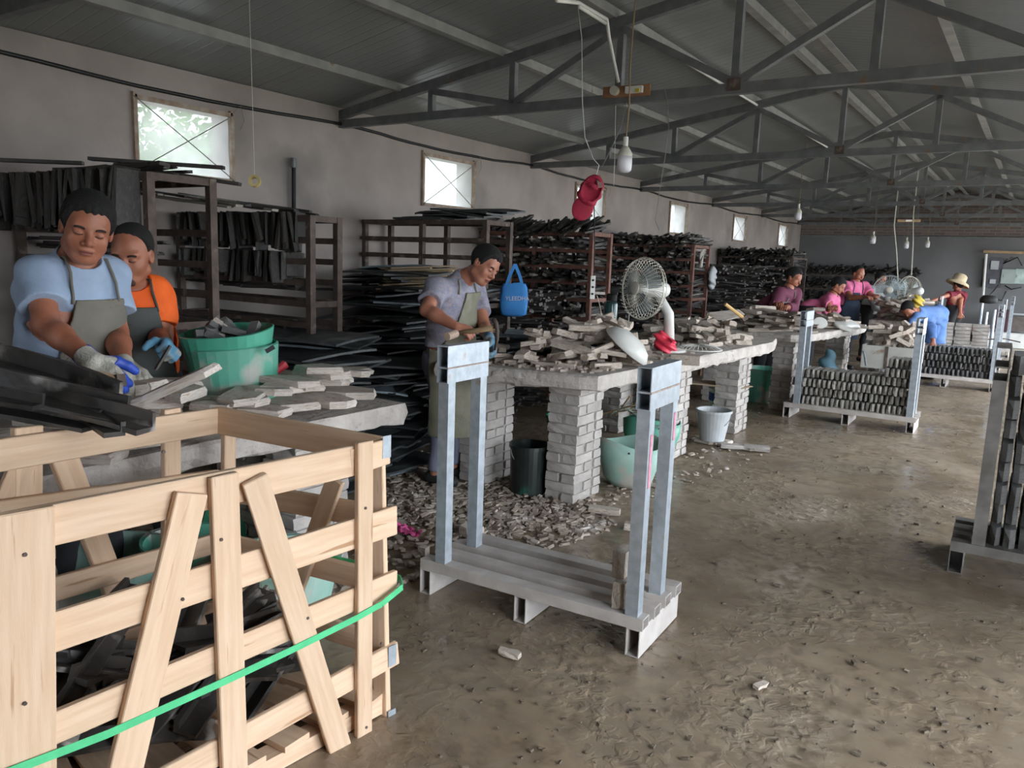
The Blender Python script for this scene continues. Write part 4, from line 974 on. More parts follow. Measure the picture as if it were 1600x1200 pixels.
def person(name, label, J, s=1.0, h=.006, hh=.004, look=None, up=None, skinm=skin, shirt=None, sleeve=.55, pants=pantd, apron=None, apron_z=(.45, 1.25), apron_w=(.11, .2),
           hair='short', gloves=None, beard=False, group=None, hands=True, hem=None, feat=True, curl=(1, 1), hdir=None, hnorm=None, girth=1.0, shirt_bottom=None, hat=False):
    base = Vector((J['pel'].x, J['pel'].y, 0)); t = thing(name, label, 'person', base, group=group); G = girth
    pel, ch, nk, hd = J['pel'], J['ch'], J['nk'], J['hd']; sl, sr = J['sl'], J['sr']
    lat = (sr-sl).normalized(); tu = (ch-pel).normalized(); fw = tu.cross(lat).normalized()     # sr is the person's right
    fw = -fw if fw.dot(look) < 0 and J.get('flip', True) else fw
    # torso: two side columns, belly, chest
    hl, hr = pel-lat*.085*s, pel+lat*.085*s
    torso = [(s_cap(pel-lat*.065*s*G, ch-lat*.075*s, .105*s*G, .095*s), .05), (s_cap(pel+lat*.065*s*G, ch+lat*.075*s, .105*s*G, .095*s), .05),
             (s_cap(pel+fw*.03*s*G+tu*.08*s, ch+fw*.02*s, .11*s*G, .10*s), .06), (s_cap(sl+lat*.02, sr-lat*.02, .062*s, .062*s), .07), (s_cap(ch, nk, .085*s, .055*s), .06)]
    neck = [(s_cap(nk, hd-(hd-nk).normalized()*.06*s, .053*s, .05*s), .035)]
    # head frame
    f_ = look.normalized(); u_ = (up-f_*f_.dot(up)).normalized(); r_ = f_.cross(u_)
    Rh = np.array([tuple(r_), tuple(f_), tuple(u_)], F32).T      # columns = axes
    Hp = lambda x, y, z: hd + (r_*x+f_*y+u_*z)*s
    E_ = lambda c, r: s_ell(Hp(*c), [q*s for q in r], Rh)
    cran = E_((0, -.012, .038), (.074, .095, .082))
    head = [(cran, .03), (E_((0, .022, -.035), (.064, .068, .085)), .04), (E_((0, .062, -.092), (.028, .024, .022)), .03),
            (E_((-.036, .052, -.032), (.027, .026, .028)), .02), (E_((.036, .052, -.032), (.027, .026, .028)), .02),
            (s_cap(Hp(-.038, .066, .02), Hp(.038, .066, .02), .0165*s, .0165*s), .015),
            (s_cap(Hp(-.05, .0, -.065), Hp(-.022, .055, -.093), .022*s, .018*s), .02), (s_cap(Hp(.05, .0, -.065), Hp(.022, .055, -.093), .022*s, .018*s), .02)]
    if feat:
        for x in (-1, 1): head += [(E_((x*.032, .093, .002), (.020, .014, .010)), -.012)]
        for x in (-1, 1): head += [(E_((x*.031, .072, -.001), (.0165, .0145, .0125)), .004)]
        head += [(s_cap(Hp(0, .083, .004), Hp(0, .103, -.027), .008*s, .0125*s), .012), (E_((-.014, .091, -.032), (.009, .011, .009)), .006), (E_((.014, .091, -.032), (.009, .011, .009)), .006),
                 (E_((0, .083, -.058), (.024, .013, .007)), .008), (E_((0, .081, -.071), (.021, .013, .008)), .006)]
        for x in (-1, 1): head += [(E_((x*.077, -.004, -.006), (.010, .020, .031)), .008), (E_((x*.083, .004, -.004), (.006, .010, .018)), -.006)]
    else:
        head += [(s_cap(Hp(0, .083, .004), Hp(0, .103, -.027), .01*s, .0125*s), .012)] + [(E_((x*.077, -.004, -.006), (.012, .020, .031)), .008) for x in (-1, 1)]
    el, er, wl, wr = J['el'], J['er'], J['wl'], J['wr']
    arms = []
    for a, b, c in ((sl, el, wl), (sr, er, wr)): arms += [(s_cap(a, b, .052*s, .040*s), .025), (s_cap(b, b.lerp(c, .35), .041*s, .041*s), .02), (s_cap(b.lerp(c, .3), c, .041*s, .027*s), .02)]
    hp_ = {}
    for k, (e, w_, sd_) in enumerate(((el, wl, 1), (er, wr, -1))):
        d = (w_-e).normalized() if not hdir or hdir[k] is None else hdir[k]; nn = Vector((0, 0, -1)) if not hnorm or hnorm[k] is None else hnorm[k]
        hp_[k] = hand_prims(w_, d, nn, s*1.04, sd_, curl[k])
    hands_p = [q for k in hp_ for q in hp_[k][0]] if hands else []
    kl, kr, al, ar = J.get('kl'), J.get('kr'), J.get('al'), J.get('ar')
    if kl is None:
        kl, kr = Vector((hl.x, hl.y, .5*s))+fw*.03, Vector((hr.x, hr.y, .5*s))+fw*.03; al, ar = Vector((hl.x, hl.y, .09))-lat*.03, Vector((hr.x, hr.y, .09))+lat*.03
    legs = []
    for a, b, c in ((hl, kl, al), (hr, kr, ar)): legs += [(s_cap(a, b, .088*s, .056*s), .03), (s_cap(b, b.lerp(c, .4), .056*s, .054*s), .02), (s_cap(b.lerp(c, .3), c, .054*s, .036*s), .02)]
    ff = Vector((fw.x, fw.y, 0)).normalized()
    feet = [(s_cap(a-ff*.04*s-Vector((0, 0, .045)), a+ff*.13*s-Vector((0, 0, .055)), .036*s, .03*s), .03) for a in (al, ar)]
    bodyf = blend(torso+neck+arms+hands_p+legs+feet); headf = blend(neck+head)
    full = blend(torso+neck+head+arms)
    nc = nk.lerp(hd, .42); ndir = VA((hd-nk).normalized()); nc_ = VA(nc)
    above = lambda P: (P-nc_) @ ndir
    pts = [pel, ch, nk, sl, sr, el, er, wl, wr, al, ar, kl, kr]+(hp_[0][1]+hp_[1][1]); pad = .17*s
    lo = [min(p[i] for p in pts)-pad for i in range(3)]; hi = [max(p[i] for p in pts)+pad for i in range(3)]; lo[2] = -.01
    parts = [sdf_mesh(lambda P: np.maximum(bodyf(P), above(P)), lo, hi, h)]
    hlo, hhi = [hd[i]-.19*s for i in range(3)], [hd[i]+.19*s for i in range(3)]
    parts.append(sdf_mesh(lambda P: np.maximum(blend(torso+neck+head)(P), -above(P)-.002), [min(hlo[i], nc[i]-.1) for i in range(3)], [max(hhi[i], nc[i]+.1) for i in range(3)], hh))
    v, f = join_arr(parts); arr_obj('body', v, f, skinm, t)
    HL = lambda P: (P-VA(hd)) @ Rh/s
    if hair:
        def hf(P):
            q = HL(P); th = {'short': .011, 'crop': .006, 'long': .02}[hair]
            zl = np.interp(q[:, 1], [-.12, -.045, -.02, .015, .03, .05, .062, .09], [-.075, -.065, -.012, -.012, .0, .052, .068, .074] if hair != 'crop' else [-.05, -.04, .01, .02, .07, .102, .112, .12])
            zl = zl + .35*np.maximum(np.abs(q[:, 0])-.03, 0)*(q[:, 1] > .03) + .003*np.sin(q[:, 0]*260)+.002*np.sin(q[:, 1]*310)
            k_ = np.clip((q[:, 2]-zl)/.03, 0, 1)
            d = blend(head[:2])(P)-(th*k_**.6+.0022*k_)*s+.0012*s*k_*np.sin(P[:, 0]*330+P[:, 2]*190)*np.sin(P[:, 1]*290+P[:, 2]*310)
            return np.maximum(d, (zl-q[:, 2])*s*.6)
        v, f = sdf_mesh(hf, hlo, hhi, hh); arr_obj('hair', v, f, hairm, t, label='short black hair' if hair != 'long' else 'black hair')
    if feat:
        hs_ = blend(head)
        for x in (-1, 1):
            c = Hp(x*.032, .085, .0185); fn = lambda P, x=x: np.maximum(hs_(P)-.0028, blend([(s_cap(Hp(x*.016, .088, .0195), Hp(x*.034, .085, .0245), .004*s, .0042*s), .01), (s_cap(Hp(x*.034, .085, .0245), Hp(x*.049, .07, .018), .0042*s, .003*s), .006)])(P)-.006)
            lo_, hi_ = [c[i]-.035*s for i in range(3)], [c[i]+.035*s for i in range(3)]
            fn = lambda P, x=x: np.maximum(np.maximum(hs_(P)-.0028, -hs_(P)-.004), np.abs(HL(P)[:, 2]-.0205+.6*(np.abs(HL(P)[:, 0])-.034)**2*20)*s-.0042*s+np.maximum(0, np.abs(np.abs(HL(P)[:, 0])-.033)-.015)*1.5)
            v, f = sdf_mesh(fn, lo_, hi_, .0018); arr_obj('eyebrow', v, f, browm, t)
            fn = lambda P, x=x: np.maximum(np.maximum(hs_(P)-.0018, -hs_(P)-.004), np.abs(HL(P)[:, 2]+.0055-(np.abs(HL(P)[:, 0])-.031)**2*12)*s-.0016*s+np.maximum(0, np.abs(np.abs(HL(P)[:, 0])-.031)-.0125)*1.2)
            c = Hp(x*.031, .082, -.005); lo_, hi_ = [c[i]-.024*s for i in range(3)], [c[i]+.024*s for i in range(3)]
            v, f = sdf_mesh(fn, lo_, hi_, .0012); arr_obj('eye', v, f, browm, t, label='lowered eye, a dark lash line')
        c = Hp(0, .088, -.065); lo_, hi_ = [c[i]-.035*s for i in range(3)], [c[i]+.035*s for i in range(3)]
        fn = lambda P: np.maximum(np.maximum(hs_(P)-.0012, -hs_(P)-.004), s_ell(Hp(0, .092, -.065), (.0235*s, .03*s, .0095*s), Rh)(P))
        v, f = sdf_mesh(fn, lo_, hi_, .0016); arr_obj('lips', v, f, lipm, t)
        if beard:
            c = Hp(0, .07, -.075); lo_, hi_ = [c[i]-.07*s for i in range(3)], [c[i]+.07*s for i in range(3)]
            fn = lambda P: np.maximum(np.maximum(hs_(P)-.002, -hs_(P)-.004), np.minimum(np.maximum(s_ell(Hp(0, .08, -.098), (.034*s, .05*s, .026*s), Rh)(P), -s_ell(Hp(0, .09, -.066), (.022*s, .05*s, .009*s), Rh)(P)), s_ell(Hp(0, .1, -.049), (.026*s, .03*s, .005*s), Rh)(P)))
            v, f = sdf_mesh(fn, lo_, hi_, .002); arr_obj('beard', v, f, stub, t)
    # clothing
    sb_ = shirt_bottom if shirt_bottom is not None else pel.z-.10*s
    sh = list(torso)
    for a, b, c in ((sl, el, wl), (sr, er, wr)):
        if sleeve <= 1: sh += [(s_cap(a, a.lerp(b, sleeve), .062*s, .058*s), .03)]
        else: sh += [(s_cap(a, b, .058*s, .05*s), .03), (s_cap(b, b.lerp(c, sleeve-1), .05*s, .038*s), .02)]
    shf = blend(sh+[(s_cap(pel, Vector((pel.x, pel.y, sb_-.1)), .125*s*G, .13*s*G), .06)])
    col_ = s_ell(nk+(hd-nk).normalized()*.055*s+fw*.012*s, (.078*s, .078*s, .07*s))
    cuts = []
    for a, b, c in ((sl, el, wl), (sr, er, wr)):
        if sleeve <= 1: e0, dd = a.lerp(b, sleeve), (b-a).normalized()
        else: e0, dd = b.lerp(c, sleeve-1), (c-b).normalized()
        cuts.append((VA(e0), VA(dd)))
    def shirtf(P):
        d = shf(P)-.015*s+wob(P, .006*s, 17); d = np.maximum(d, sb_-P[:, 2]); d = np.maximum(d, -col_(P))
        for e0, dd in cuts:
            q = P-e0; al_ = q @ dd; rad = np.sqrt(np.maximum((q*q).sum(1)-al_*al_, 0)); d = np.maximum(d, np.where(rad < .11*s, al_, -1).astype(F32))
        return d
    if shirt:
        v, f = sdf_mesh(shirtf, lo, [hi[0], hi[1], max(hi[2], nk.z+.2)], h); arr_obj('shirt', v, f, shirt, t)
    lgf = blend(legs+[(s_cap(pel-lat*.05*s, pel+lat*.05*s, .125*s*G, .125*s*G), .05)])
    if pants:
        pf = lambda P: np.maximum(np.maximum(lgf(P)-.016*s+wob(P, .004*s, 10), P[:, 2]-(pel.z+.06*s)), .10-P[:, 2])
        v, f = sdf_mesh(pf, lo, hi, h*1.3); arr_obj('trousers', v, f, pants, t)
    sf = blend(feet); v, f = sdf_mesh(lambda P: np.maximum(sf(P)-.008, .004-P[:, 2]), lo, [hi[0], hi[1], .2], h*1.3); arr_obj('shoes', v, f, shoem, t)
    if apron:
        z0, z1 = apron_z; w0, w1 = apron_w
        hull = blend(torso+[(s_cap(pel+ff*.02, Vector((pel.x, pel.y, z0-.1))+ff*.05*s, .155*s*G, .17*s*G), .08)])
        o = VA(pel); lt = VA(lat); fv = VA(ff); cz = VA(ch); fw_ = VA(fw)
        def apf(P):
            d = np.abs(hull(P)-(.026 if shirt is not None else .02)*s+wob(P, .007*s, 9))-.0045
            x = np.abs((P-o) @ lt); zz = P[:, 2]; k = np.clip((zz-(pel.z+.03*s))/(max(z1-pel.z-.03*s, .01)), 0, 1)
            w_ = w1+(w0-w1)*k**.7; ax_c = o+np.clip((zz-pel.z)/max(ch.z-pel.z, .05), 0, 1)[:, None]*(cz-o)
            d = np.maximum(d, x-w_); d = np.maximum(d, -((P-ax_c) @ fv)-.02*s); d = np.maximum(d, z0-zz); return np.maximum(d, zz-z1)
        v, f = sdf_mesh(apf, [lo[0]-.1, lo[1]-.1, z0-.05], [hi[0]+.1, hi[1]+.1, z1+.05], min(h, .006)); arr_obj('apron', v, f, apron, t)
        shs = lambda P: shf(P)
        def on_shirt(p):                        # push a strap point out to the cloth surface
            p = Vector(p)
            for _ in range(8):
                d = float(shf(VA(p)[None])[0])-.024*s
                e = 1e-3; g_ = Vector([float(shf(VA(p+Vector(q))[None])[0])-float(shf(VA(p-Vector(q))[None])[0]) for q in ((e, 0, 0), (0, e, 0), (0, 0, e))])
                p -= g_.normalized()*d
            return p
        kz = (z1-pel.z)/max(ch.z-pel.z, .05); top = pel.lerp(ch, kz)
        for sd_ in (-1, 1):
            a = top+lat*sd_*w0*.93+fw*.12*s; b = nk+lat*sd_*.062*s-fw*.0; pl = [on_shirt(a.lerp(b, q)) if q < 1 else nk+lat*sd_*.06*s+(hd-nk).normalized()*.02 for q in (0, .2, .4, .6, .8, 1)]
            pl.append(nk-fw*.06*s+(hd-nk).normalized()*.02)
            MB().tube(pl, .006*s, 6).build('apron_strap', apron, t, smooth=True)
    if gloves:
        for k, g_ in enumerate(gloves):
            if not g_: continue
            w_, e = (wl, el) if k == 0 else (wr, er); d = (w_-e).normalized(); pr = hp_[k][0]+[(s_cap(w_-d*.045*s, w_+d*.02*s, .031*s, .028*s), .01)]
            gf = blend(pr); tp = hp_[k][1]; c = [w_]+tp; lo_, hi_ = [min(p[i] for p in c)-.07*s for i in range(3)], [max(p[i] for p in c)+.07*s for i in range(3)]; wd = VA(w_-d*.04*s); dv = VA(d)
            base_, coat = g_
            v, f = sdf_mesh(lambda P: np.maximum(gf(P)-.004, -((P-wd) @ dv)), lo_, hi_, .0035); go = arr_obj('glove', v, f, base_, t)
            if coat:
                hd_ = d if not hdir or hdir[k] is None else hdir[k]; nn = Vector((0, 0, -1)) if not hnorm or hnorm[k] is None else hnorm[k]; nn = (nn-hd_*hd_.dot(nn)).normalized()
                nv = VA(nn); pc = VA(w_+hd_*.03*s); hv = VA(hd_)
                v, f = sdf_mesh(lambda P: np.maximum(gf(P)-.0058, -np.maximum((P-pc) @ nv*1.0-.004, (P-pc) @ hv-.095*s)), lo_, hi_, .0035); arr_obj('rubber_coating', v, f, coat, go)
    return t, dict(tips=hp_, lat=lat, fw=fw, top=Hp)
V3 = Vector
# man in light blue, leaning over the near bench
d = PD
J = dict(pel=PD(112, 610, 3.32), ch=PD(110, 468, 3.22), nk=PD(118, 408, 3.20), hd=PD(136, 356, 3.10), sr=PD(62, 432, 3.08), sl=PD(168, 432, 3.36),
         er=PD(72, 508, 2.98), wr=PD(142, 563, 2.86), el=PD(182, 522, 3.30), wl=PD(194, 574, 3.05))
for k_ in ('kl', 'kr', 'al', 'ar'): pass
p1, i1 = person('person', 'man in light blue t-shirt and grey apron looking down at his hands over the bench', J, 1.13, .006, .0032, look=CD(.50, -.42, .75), up=CD(.22, 1, .12), shirt=shirtb, sleeve=.62,
       pants=pantd, apron=apg, apron_z=(.55, 1.38), apron_w=(.115, .225), gloves=((glovew, None), (glovew, gloveb)), girth=1.12, curl=(.8, 1.0),
       hdir=(CD(.3, -.9, .2), CD(.72, -.62, .25)), hnorm=(CD(-.6, -.2, .4), CD(.1, -.5, -.85)))
hm = thing('hammer', 'wooden hammer handle held in the blue palmed glove of the man in light blue', 'hammer', PD(150, 583, 2.85))
MB().tube([PD(119, 577, 2.84), PD(150, 585, 2.82), PD(185, 592, 2.80)], .013, 10).build('handle', oldwood, hm, smooth=True)
MB().beam(PD(186, 585, 2.80), PD(189, 604, 2.80), .03, .03).build('hammer_head', rust, hm)
# man in orange behind him
J = dict(pel=PD(212, 600, 3.85), ch=PD(206, 490, 3.72), nk=PD(204, 442, 3.66), hd=PD(206, 397, 3.50), sr=PD(160, 462, 3.62), sl=PD(244, 458, 3.74),
         er=PD(160, 530, 3.55), wr=PD(196, 570, 3.35), el=PD(246, 524, 3.72), wl=PD(258, 541, 3.44))
p2, i2 = person('person', 'man in orange t-shirt and dark apron standing behind the man in light blue', J, 1.07, .006, .0036, look=CD(.05, -.45, .9), up=CD(.1, 1, .25), shirt=shirto, sleeve=.72, pants=pantd,
       apron=apd, apron_z=(.55, 1.32), apron_w=(.10, .19), hair='crop', gloves=((gloveb2, None), (glovew, None)), beard=True, curl=(1.75, .8), hdir=(CD(.5, -.1, .6), None), hnorm=(CD(-.5, -.6, .3), None))
tl = thing('chisel', 'dark flat blade held in the gloved fist of the man in orange', 'chisel', PD(262, 560, 3.3))
MB().beam(PD(266, 540, 3.30), PD(243, 578, 3.28), .03, .008).build('blade', black, tl)
# man in grey stooping at the bench end
J = dict(pel=PD(700, 562, 5.55), ch=PD(706, 470, 5.42), nk=PD(724, 436, 5.36), hd=PD(757, 414, 5.28), sr=PD(682, 452, 5.22), sl=PD(742, 455, 5.66),
         er=PD(666, 484, 5.05), wr=PD(712, 510, 4.95), el=PD(757, 512, 5.45), wl=PD(764, 528, 5.12))
p3, i3 = person('person', 'man in grey violet polo shirt and olive apron bending over a hammer', J, 1.08, .007, .0042, look=CD(.66, -.60, .45), up=CD(.55, .83, .1), skinm=skin2, shirt=shirtg, sleeve=.62, pants=pantg,
       shirt_bottom=.98, apron=apo, apron_z=(.36, 1.36), apron_w=(.12, .27), gloves=((gloveb2, None), None), curl=(1.0, 1.5), hdir=(CD(.25, -.8, .3), CD(.9, -.35, 0)), hnorm=(CD(-.7, 0, .3), CD(.1, -.7, -.6)))
hm = thing('hammer', 'mason\'s hammer with a long curved head held by the man in grey', 'hammer', PD(770, 516, 4.9))
MB().tube([PD(718, 520, 4.93), PD(748, 516, 4.92), PD(776, 511, 4.9)], .017, 10).build('handle', oldwood, hm, smooth=True)
hh_ = MB(); pts_ = [PD(771, 499, 4.89), PD(775, 505, 4.88), PD(777, 515, 4.87), PD(777, 530, 4.88), PD(773, 547, 4.9)]
hh_.tube(pts_, .016, 8, r2=.008); hh_.build('hammer_head', rust, hm, smooth=True)
# distant workers
def far_person(lab, px, py_head, dep, look, up, shirt, sleeve, s=1.0, lean=(0, 0), handpx=None, hair='short', apron=None, feet=None, elbows=None, pants=pantd, sw=.19, hip=None):
    hd = PD(px, py_head, dep)
    nk = hd - Vector((0, 0, .13*s)) - CR*lean[0]*.06 + CF*lean[1]*.05
    lat = Vector((look.y, -look.x, 0)).normalized()
    ch = nk-Vector((0, 0, .15*s))-CR*lean[0]*.1+CF*.0; pel = hip if hip is not None else Vector((ch.x, ch.y, 0))-CR*lean[0]*.15+Vector((0, 0, .95*s))
    sr, sl = nk-Vector((0, 0, .06*s))+lat*sw*s, nk-Vector((0, 0, .06*s))-lat*sw*s
    ff = Vector((look.x, look.y, 0)).normalized()
    if handpx: wr, wl = [PD(*q) for q in handpx]
    else: wr, wl = ch+ff*.36-Vector((0, 0, .30))+lat*.08, ch+ff*.36-Vector((0, 0, .30))-lat*.08
    if elbows: er, el = [PD(*q) for q in elbows]
    else: er, el = (sr+wr)/2+lat*.07-Vector((0, 0, .1)), (sl+wl)/2-lat*.07-Vector((0, 0, .1))
    J = dict(pel=pel, ch=ch, nk=nk, hd=hd, sr=sr, sl=sl, er=er, el=el, wr=wr, wl=wl)
    return person('person', lab, J, s, .011, .007, look=look, up=up, shirt=shirt, sleeve=sleeve, pants=pants, apron=apron, apron_z=(.5, ch.z), apron_w=(.1, .18), hair=hair, feat=False)
far_person('woman in a plum long sleeved top working behind the heap of split stones', 1240, 434, 10.4, CD(.55, -.45, .6), CD(.2, 1, .2), purpc, 1.7, 1.1, (1.0, 0), handpx=((1214, 476, 10.0), (1228, 480, 10.0)), apron=apg, hair='short')
far_person('woman in a pink top bending her head, middle of the workers in a row', 1309, 447, 11.5, CD(.7, -.6, .4), CD(.4, 1, .1), pinkc, 1.6, 1.06, (1.2, 0), handpx=((1296, 482, 11.0), (1305, 480, 11.1)), hair='short')
far_person('man in a pink shirt and navy apron standing behind the row of workers', 1341, 428, 12.6, CD(.3, -.4, .8), CD(.1, 1, .2), pinkc, .6, 1.04, (.5, 0), handpx=((1350, 464, 12.1), (1368, 462, 12.2)), apron=navy, hair='crop')
far_person('person half hidden behind the translucent standing fan', 1376, 436, 13.8, CD(.4, -.3, .8), CD(.1, 1, .2), greyp, 1.6, 1.0, (.4, 0), hair='short')
hw, hi_w = far_person('woman in dark red with a straw hat, her back turned, one arm stretched out', 1497, 446, 15.0, CD(-.4, -.1, -.8), CD(0, 1, 0), dredc, .6, 1.0, (0, 0), hair='short', handpx=((1500, 488, 14.8), (1452, 472, 14.6)), elbows=((1500, 470, 14.9), (1478, 462, 14.8)))
ht = thing('straw_hat', 'wide brimmed straw hat worn by the woman in dark red', 'hat', PD(1497, 438, 14.95))
M_ = Matrix.Translation(PD(1497, 441, 14.95)) @ Matrix.Rotation(.35, 4, CF)
MB().lathe([(.0, .17), (.07, .165), (.11, .13), (.118, .05), (.12, .03), (.2, .0), (.225, -.045), (.22, -.05), (.19, -.005), (.115, .02)], 20, M_, wob=.06).build('brim_and_crown', straw, ht, smooth=True)
# worker in blue bent over the rack
q = PD(1462, 520, 11.9)
pel = Vector((q.x, q.y, .98)); J = dict(pel=pel, ch=PD(1448, 492, 11.5), nk=PD(1434, 486, 11.3), hd=PD(1420, 484, 11.2), sr=PD(1432, 496, 11.15), sl=PD(1447, 488, 11.6), er=PD(1420, 512, 11.0), wr=PD(1417, 528, 11.0), el=PD(1456, 512, 11.5), wl=PD(1458, 534, 11.4))
person('person', 'worker in blue smock with black hair bending down over the rack', J, 1.0, .011, .007, look=CD(-.55, -.75, .35), up=CD(-.6, .6, .2), shirt=bluec, sleeve=1.8, pants=bluec, feat=False, shirt_bottom=.55, hair='short')

# ------------------------------------------------------------------ things on, under and around the benches
def bucket(name, lab, p, r0, r1, h, m_, t=.006, wob=.0, tilt=(0, 0), handle=True, rim=True, group=None, cat='bucket'):
    tb = thing(name, lab, cat, p, group=group); M_ = Matrix.Translation(p) @ Euler((tilt[0], tilt[1], rnd.random()*6)).to_matrix().to_4x4()
    MB().lathe([(0, .002), (r0, .002), (r0+(r1-r0)*.5, h*.5), (r1, h), (r1-t, h), (r0-t+(r1-r0)*.5, h*.5), (r0-t, .01), (0, .01)], 28, M_, wob=wob).build('body', m_, tb, smooth=False)
    if rim: MB().lathe([(r1, h-.02), (r1+.008, h-.02), (r1+.008, h+.002), (r1, h+.002)], 28, M_, wob=wob).build('rim', m_, tb)
    if handle:
        MB().tube([M_ @ Vector((r1*1.02*math.cos(a), .03+r1*.4*math.sin(a), h-.03-r1*.9*math.sin(a))) for a in [math.pi*k/10 for k in range(11)]], .003, 5).build('wire_handle', wire, tb)
    return tb
# two rubber baskets nested, full of offcuts, behind the near bench top
bp = PD(372, 612, 3.72); bp.z = .835
g1 = thing('rubber_basket', 'big green rubber basket dusted grey, full of dark offcuts, on the near bench', 'basket', bp)
Mb = Matrix.Translation(bp) @ Euler((.05, -.05, .3)).to_matrix().to_4x4()
MB().lathe([(0, 0), (.165, 0), (.19, .14), (.21, .32), (.205, .325), (.18, .14), (.15, .015), (0, .015)], 30, Mb, wob=.05).build('body', greenp, g1)
Mb2 = Mb @ Matrix.Translation((-.01, 0, .19)) @ Euler((.03, -.06, 1.1)).to_matrix().to_4x4()
g2 = thing('rubber_basket', 'green rubber basket nested inside the dusty one, with a slot handle', 'basket', bp+Vector((0, 0, .1)))
MB().lathe([(0, 0), (.15, 0), (.185, .1), (.205, .2), (.20, .203), (.178, .1), (.145, .012), (0, .012)], 30, Mb2, wob=.07).build('body', mat('fresh_green_plastic', (.08, .42, .28), (.07, .34, .24), .45, 5, bump=.05), g2)
MB().beam(PD(416, 549, 3.50), PD(428, 542, 3.5), .02, .02).build('slot_handle', inside, g2)
for k in range(18):
    a_ = rnd.random()*6.28; r_ = rnd.uniform(0, .13); o = inst('offcut', rnd.choice(BLD+ROCKS[:3]), Mb2 @ Vector((r_*math.cos(a_), r_*math.sin(a_), .17+rnd.uniform(0, .05))), (rnd.uniform(-.7, .7), rnd.uniform(-.7, .7), rnd.uniform(0, 6)), (rnd.uniform(.08, .15), .05, .03))
    tag(o, 'dark stone offcut in the green rubber basket', 'offcut', 'offcuts in the green basket')
# basins and rubble seen through the crate
for px, py, r_, lab, m_ in ((170, 900, .27, 'wide dusty green basin seen through the crate slats', greenpale), (300, 870, .2, 'smaller green basin beyond the crate, under the bench edge', greenp), (440, 900, .24, 'pale green basin behind the far end of the crate', greenpale)):
    p = PZ(px, py+70, 0); p.z = .004
    bucket('rubber_basin', lab, p, r_*.75, r_, .3, m_, wob=.06, handle=False)
p = PZ(415, 860, 0); p.z = 0
bucket('green_bucket', 'dark green bucket lying tipped behind the crate end', p+Vector((0, 0, .13)), .12, .15, .28, greend, tilt=(1.3, .2), handle=False)
# containers under the benches
p = PZ(825, 768, 0); bucket('metal_can', 'black tin can with a wire handle between the brick pillars', Vector((p.x, p.y, 0)), .125, .135, .34, blackp)
p = PZ(846, 740, 0); bucket('green_bucket', 'green bucket behind the black tin can', Vector((p.x-.15, p.y+.6, .0)), .12, .16, .34, greend)
def half_basket(lab, p, r_, h, m_, rz):
    tb = thing('rubber_basket', lab, 'basket', p); prof = []
    n = 26; vs = []; mb = MB()
    for j, (q, z) in enumerate(((0, 0), (.55, .0), (.8, .06), (.93, .16), (.99, h*.6), (1.02, h), (.985, h), (.95, h*.6), (.9, .17), (.77, .075), (.5, .015), (0, .015))):
        for k in range(n):
            a = 2*math.pi*k/n; zz = z+(.03*math.sin(2*a)*(z/h)**2); mb.v.append(tuple(p+Vector((r_*q*math.cos(a+rz), r_*.85*q*math.sin(a+rz), zz))))
    for j in range(11):
        for k in range(n): k2 = (k+1) % n; mb.f.append((j*n+k, j*n+k2, (j+1)*n+k2, (j+1)*n+k))
    mb.build('body', m_, tb, smooth=True)
    for a in (-1.2, -.95): c = p+Vector((r_*1.0*math.cos(a), r_*.86*math.sin(a), h*.86)); MB().box(c, (.012, .012, .012)).build('rivet_hole', inside, tb)
    return tb
p = PZ(965, 768, 0); half_basket('dusty pale green rubber basket next to the corner brick pillar', Vector((p.x-.02, p.y+.2, 0)), .23, .33, greenpale, .3)
p = PZ(1000, 725, 0); half_basket('greener rubber basket with netting on top, behind the dusty one', Vector((p.x-.05, p.y+.3, 0)), .24, .33, greenp, .8)
nt_ = MB(); c0 = Vector((p.x-.08, p.y+.25, .36))
for k in range(15):
    for s_ in (0, 1):
        L_ = [c0+Vector((-.22+.44*q, -.2+.4*k/14, .06*math.sin(q*5+k*.3))) if s_ else c0+Vector((-.22+.44*k/14, -.2+.4*q, .06*math.sin(k*.35+q*2))) for q in (0, .25, .5, .75, 1)]; nt_.tube(L_, .0025, 3, cap=False)
tag(nt_.build('wire_net', netm), 'crumpled green wire netting over the rubber basket', 'net')
for k in range(7):
    tag(MB().tube([c0+Vector((-.3+rnd.uniform(-.1, .1), rnd.uniform(-.1, .3), -.05)), c0+Vector((rnd.uniform(-.1, .15), rnd.uniform(-.2, .2), .1+rnd.uniform(0, .1)))], .007, 5).build('twig', oldwood), 'thin stick poking out above the netting', 'stick', 'sticks by the netting')
bucket('green_bucket', 'green bucket standing far under the bench behind the netting', Vector((-2.95, 7.0, 0)), .14, .17, .5, greend, handle=False)
p = PZ(1112, 692, 0); bucket('galvanised_bucket', 'pale grey metal bucket in front of the paint can', Vector((p.x, p.y, 0.03)), .11, .155, .28, greyp)
for k in range(5): tag(inst('stone_scrap', SLABS[k], (p.x+rnd.uniform(-.1, .12), p.y+rnd.uniform(-.08, .05), .012), (0, 0, k), (.25, .12, .025)), 'flat scrap lying under the pale grey bucket', 'stone scrap', 'scraps under the grey bucket')
p = PZ(1125, 672, 0); cn = Vector((p.x-.02, p.y+.12, 0)); tb = bucket('paint_can', 'white paint can with blue and red print behind the grey bucket', cn, .145, .15, .40, whitep)
MB().lathe([(.1505, .28), (.1525, .28), (.1525, .36), (.1505, .36)], 24, Matrix.Translation(cn)).build('blue_band', mat('blue_print', (.05, .1, .4)), tb)
MB().lathe([(.1495, .06), (.1515, .06), (.1515, .12), (.1495, .12)], 24, Matrix.Translation(cn)).build('red_band', redm, tb)
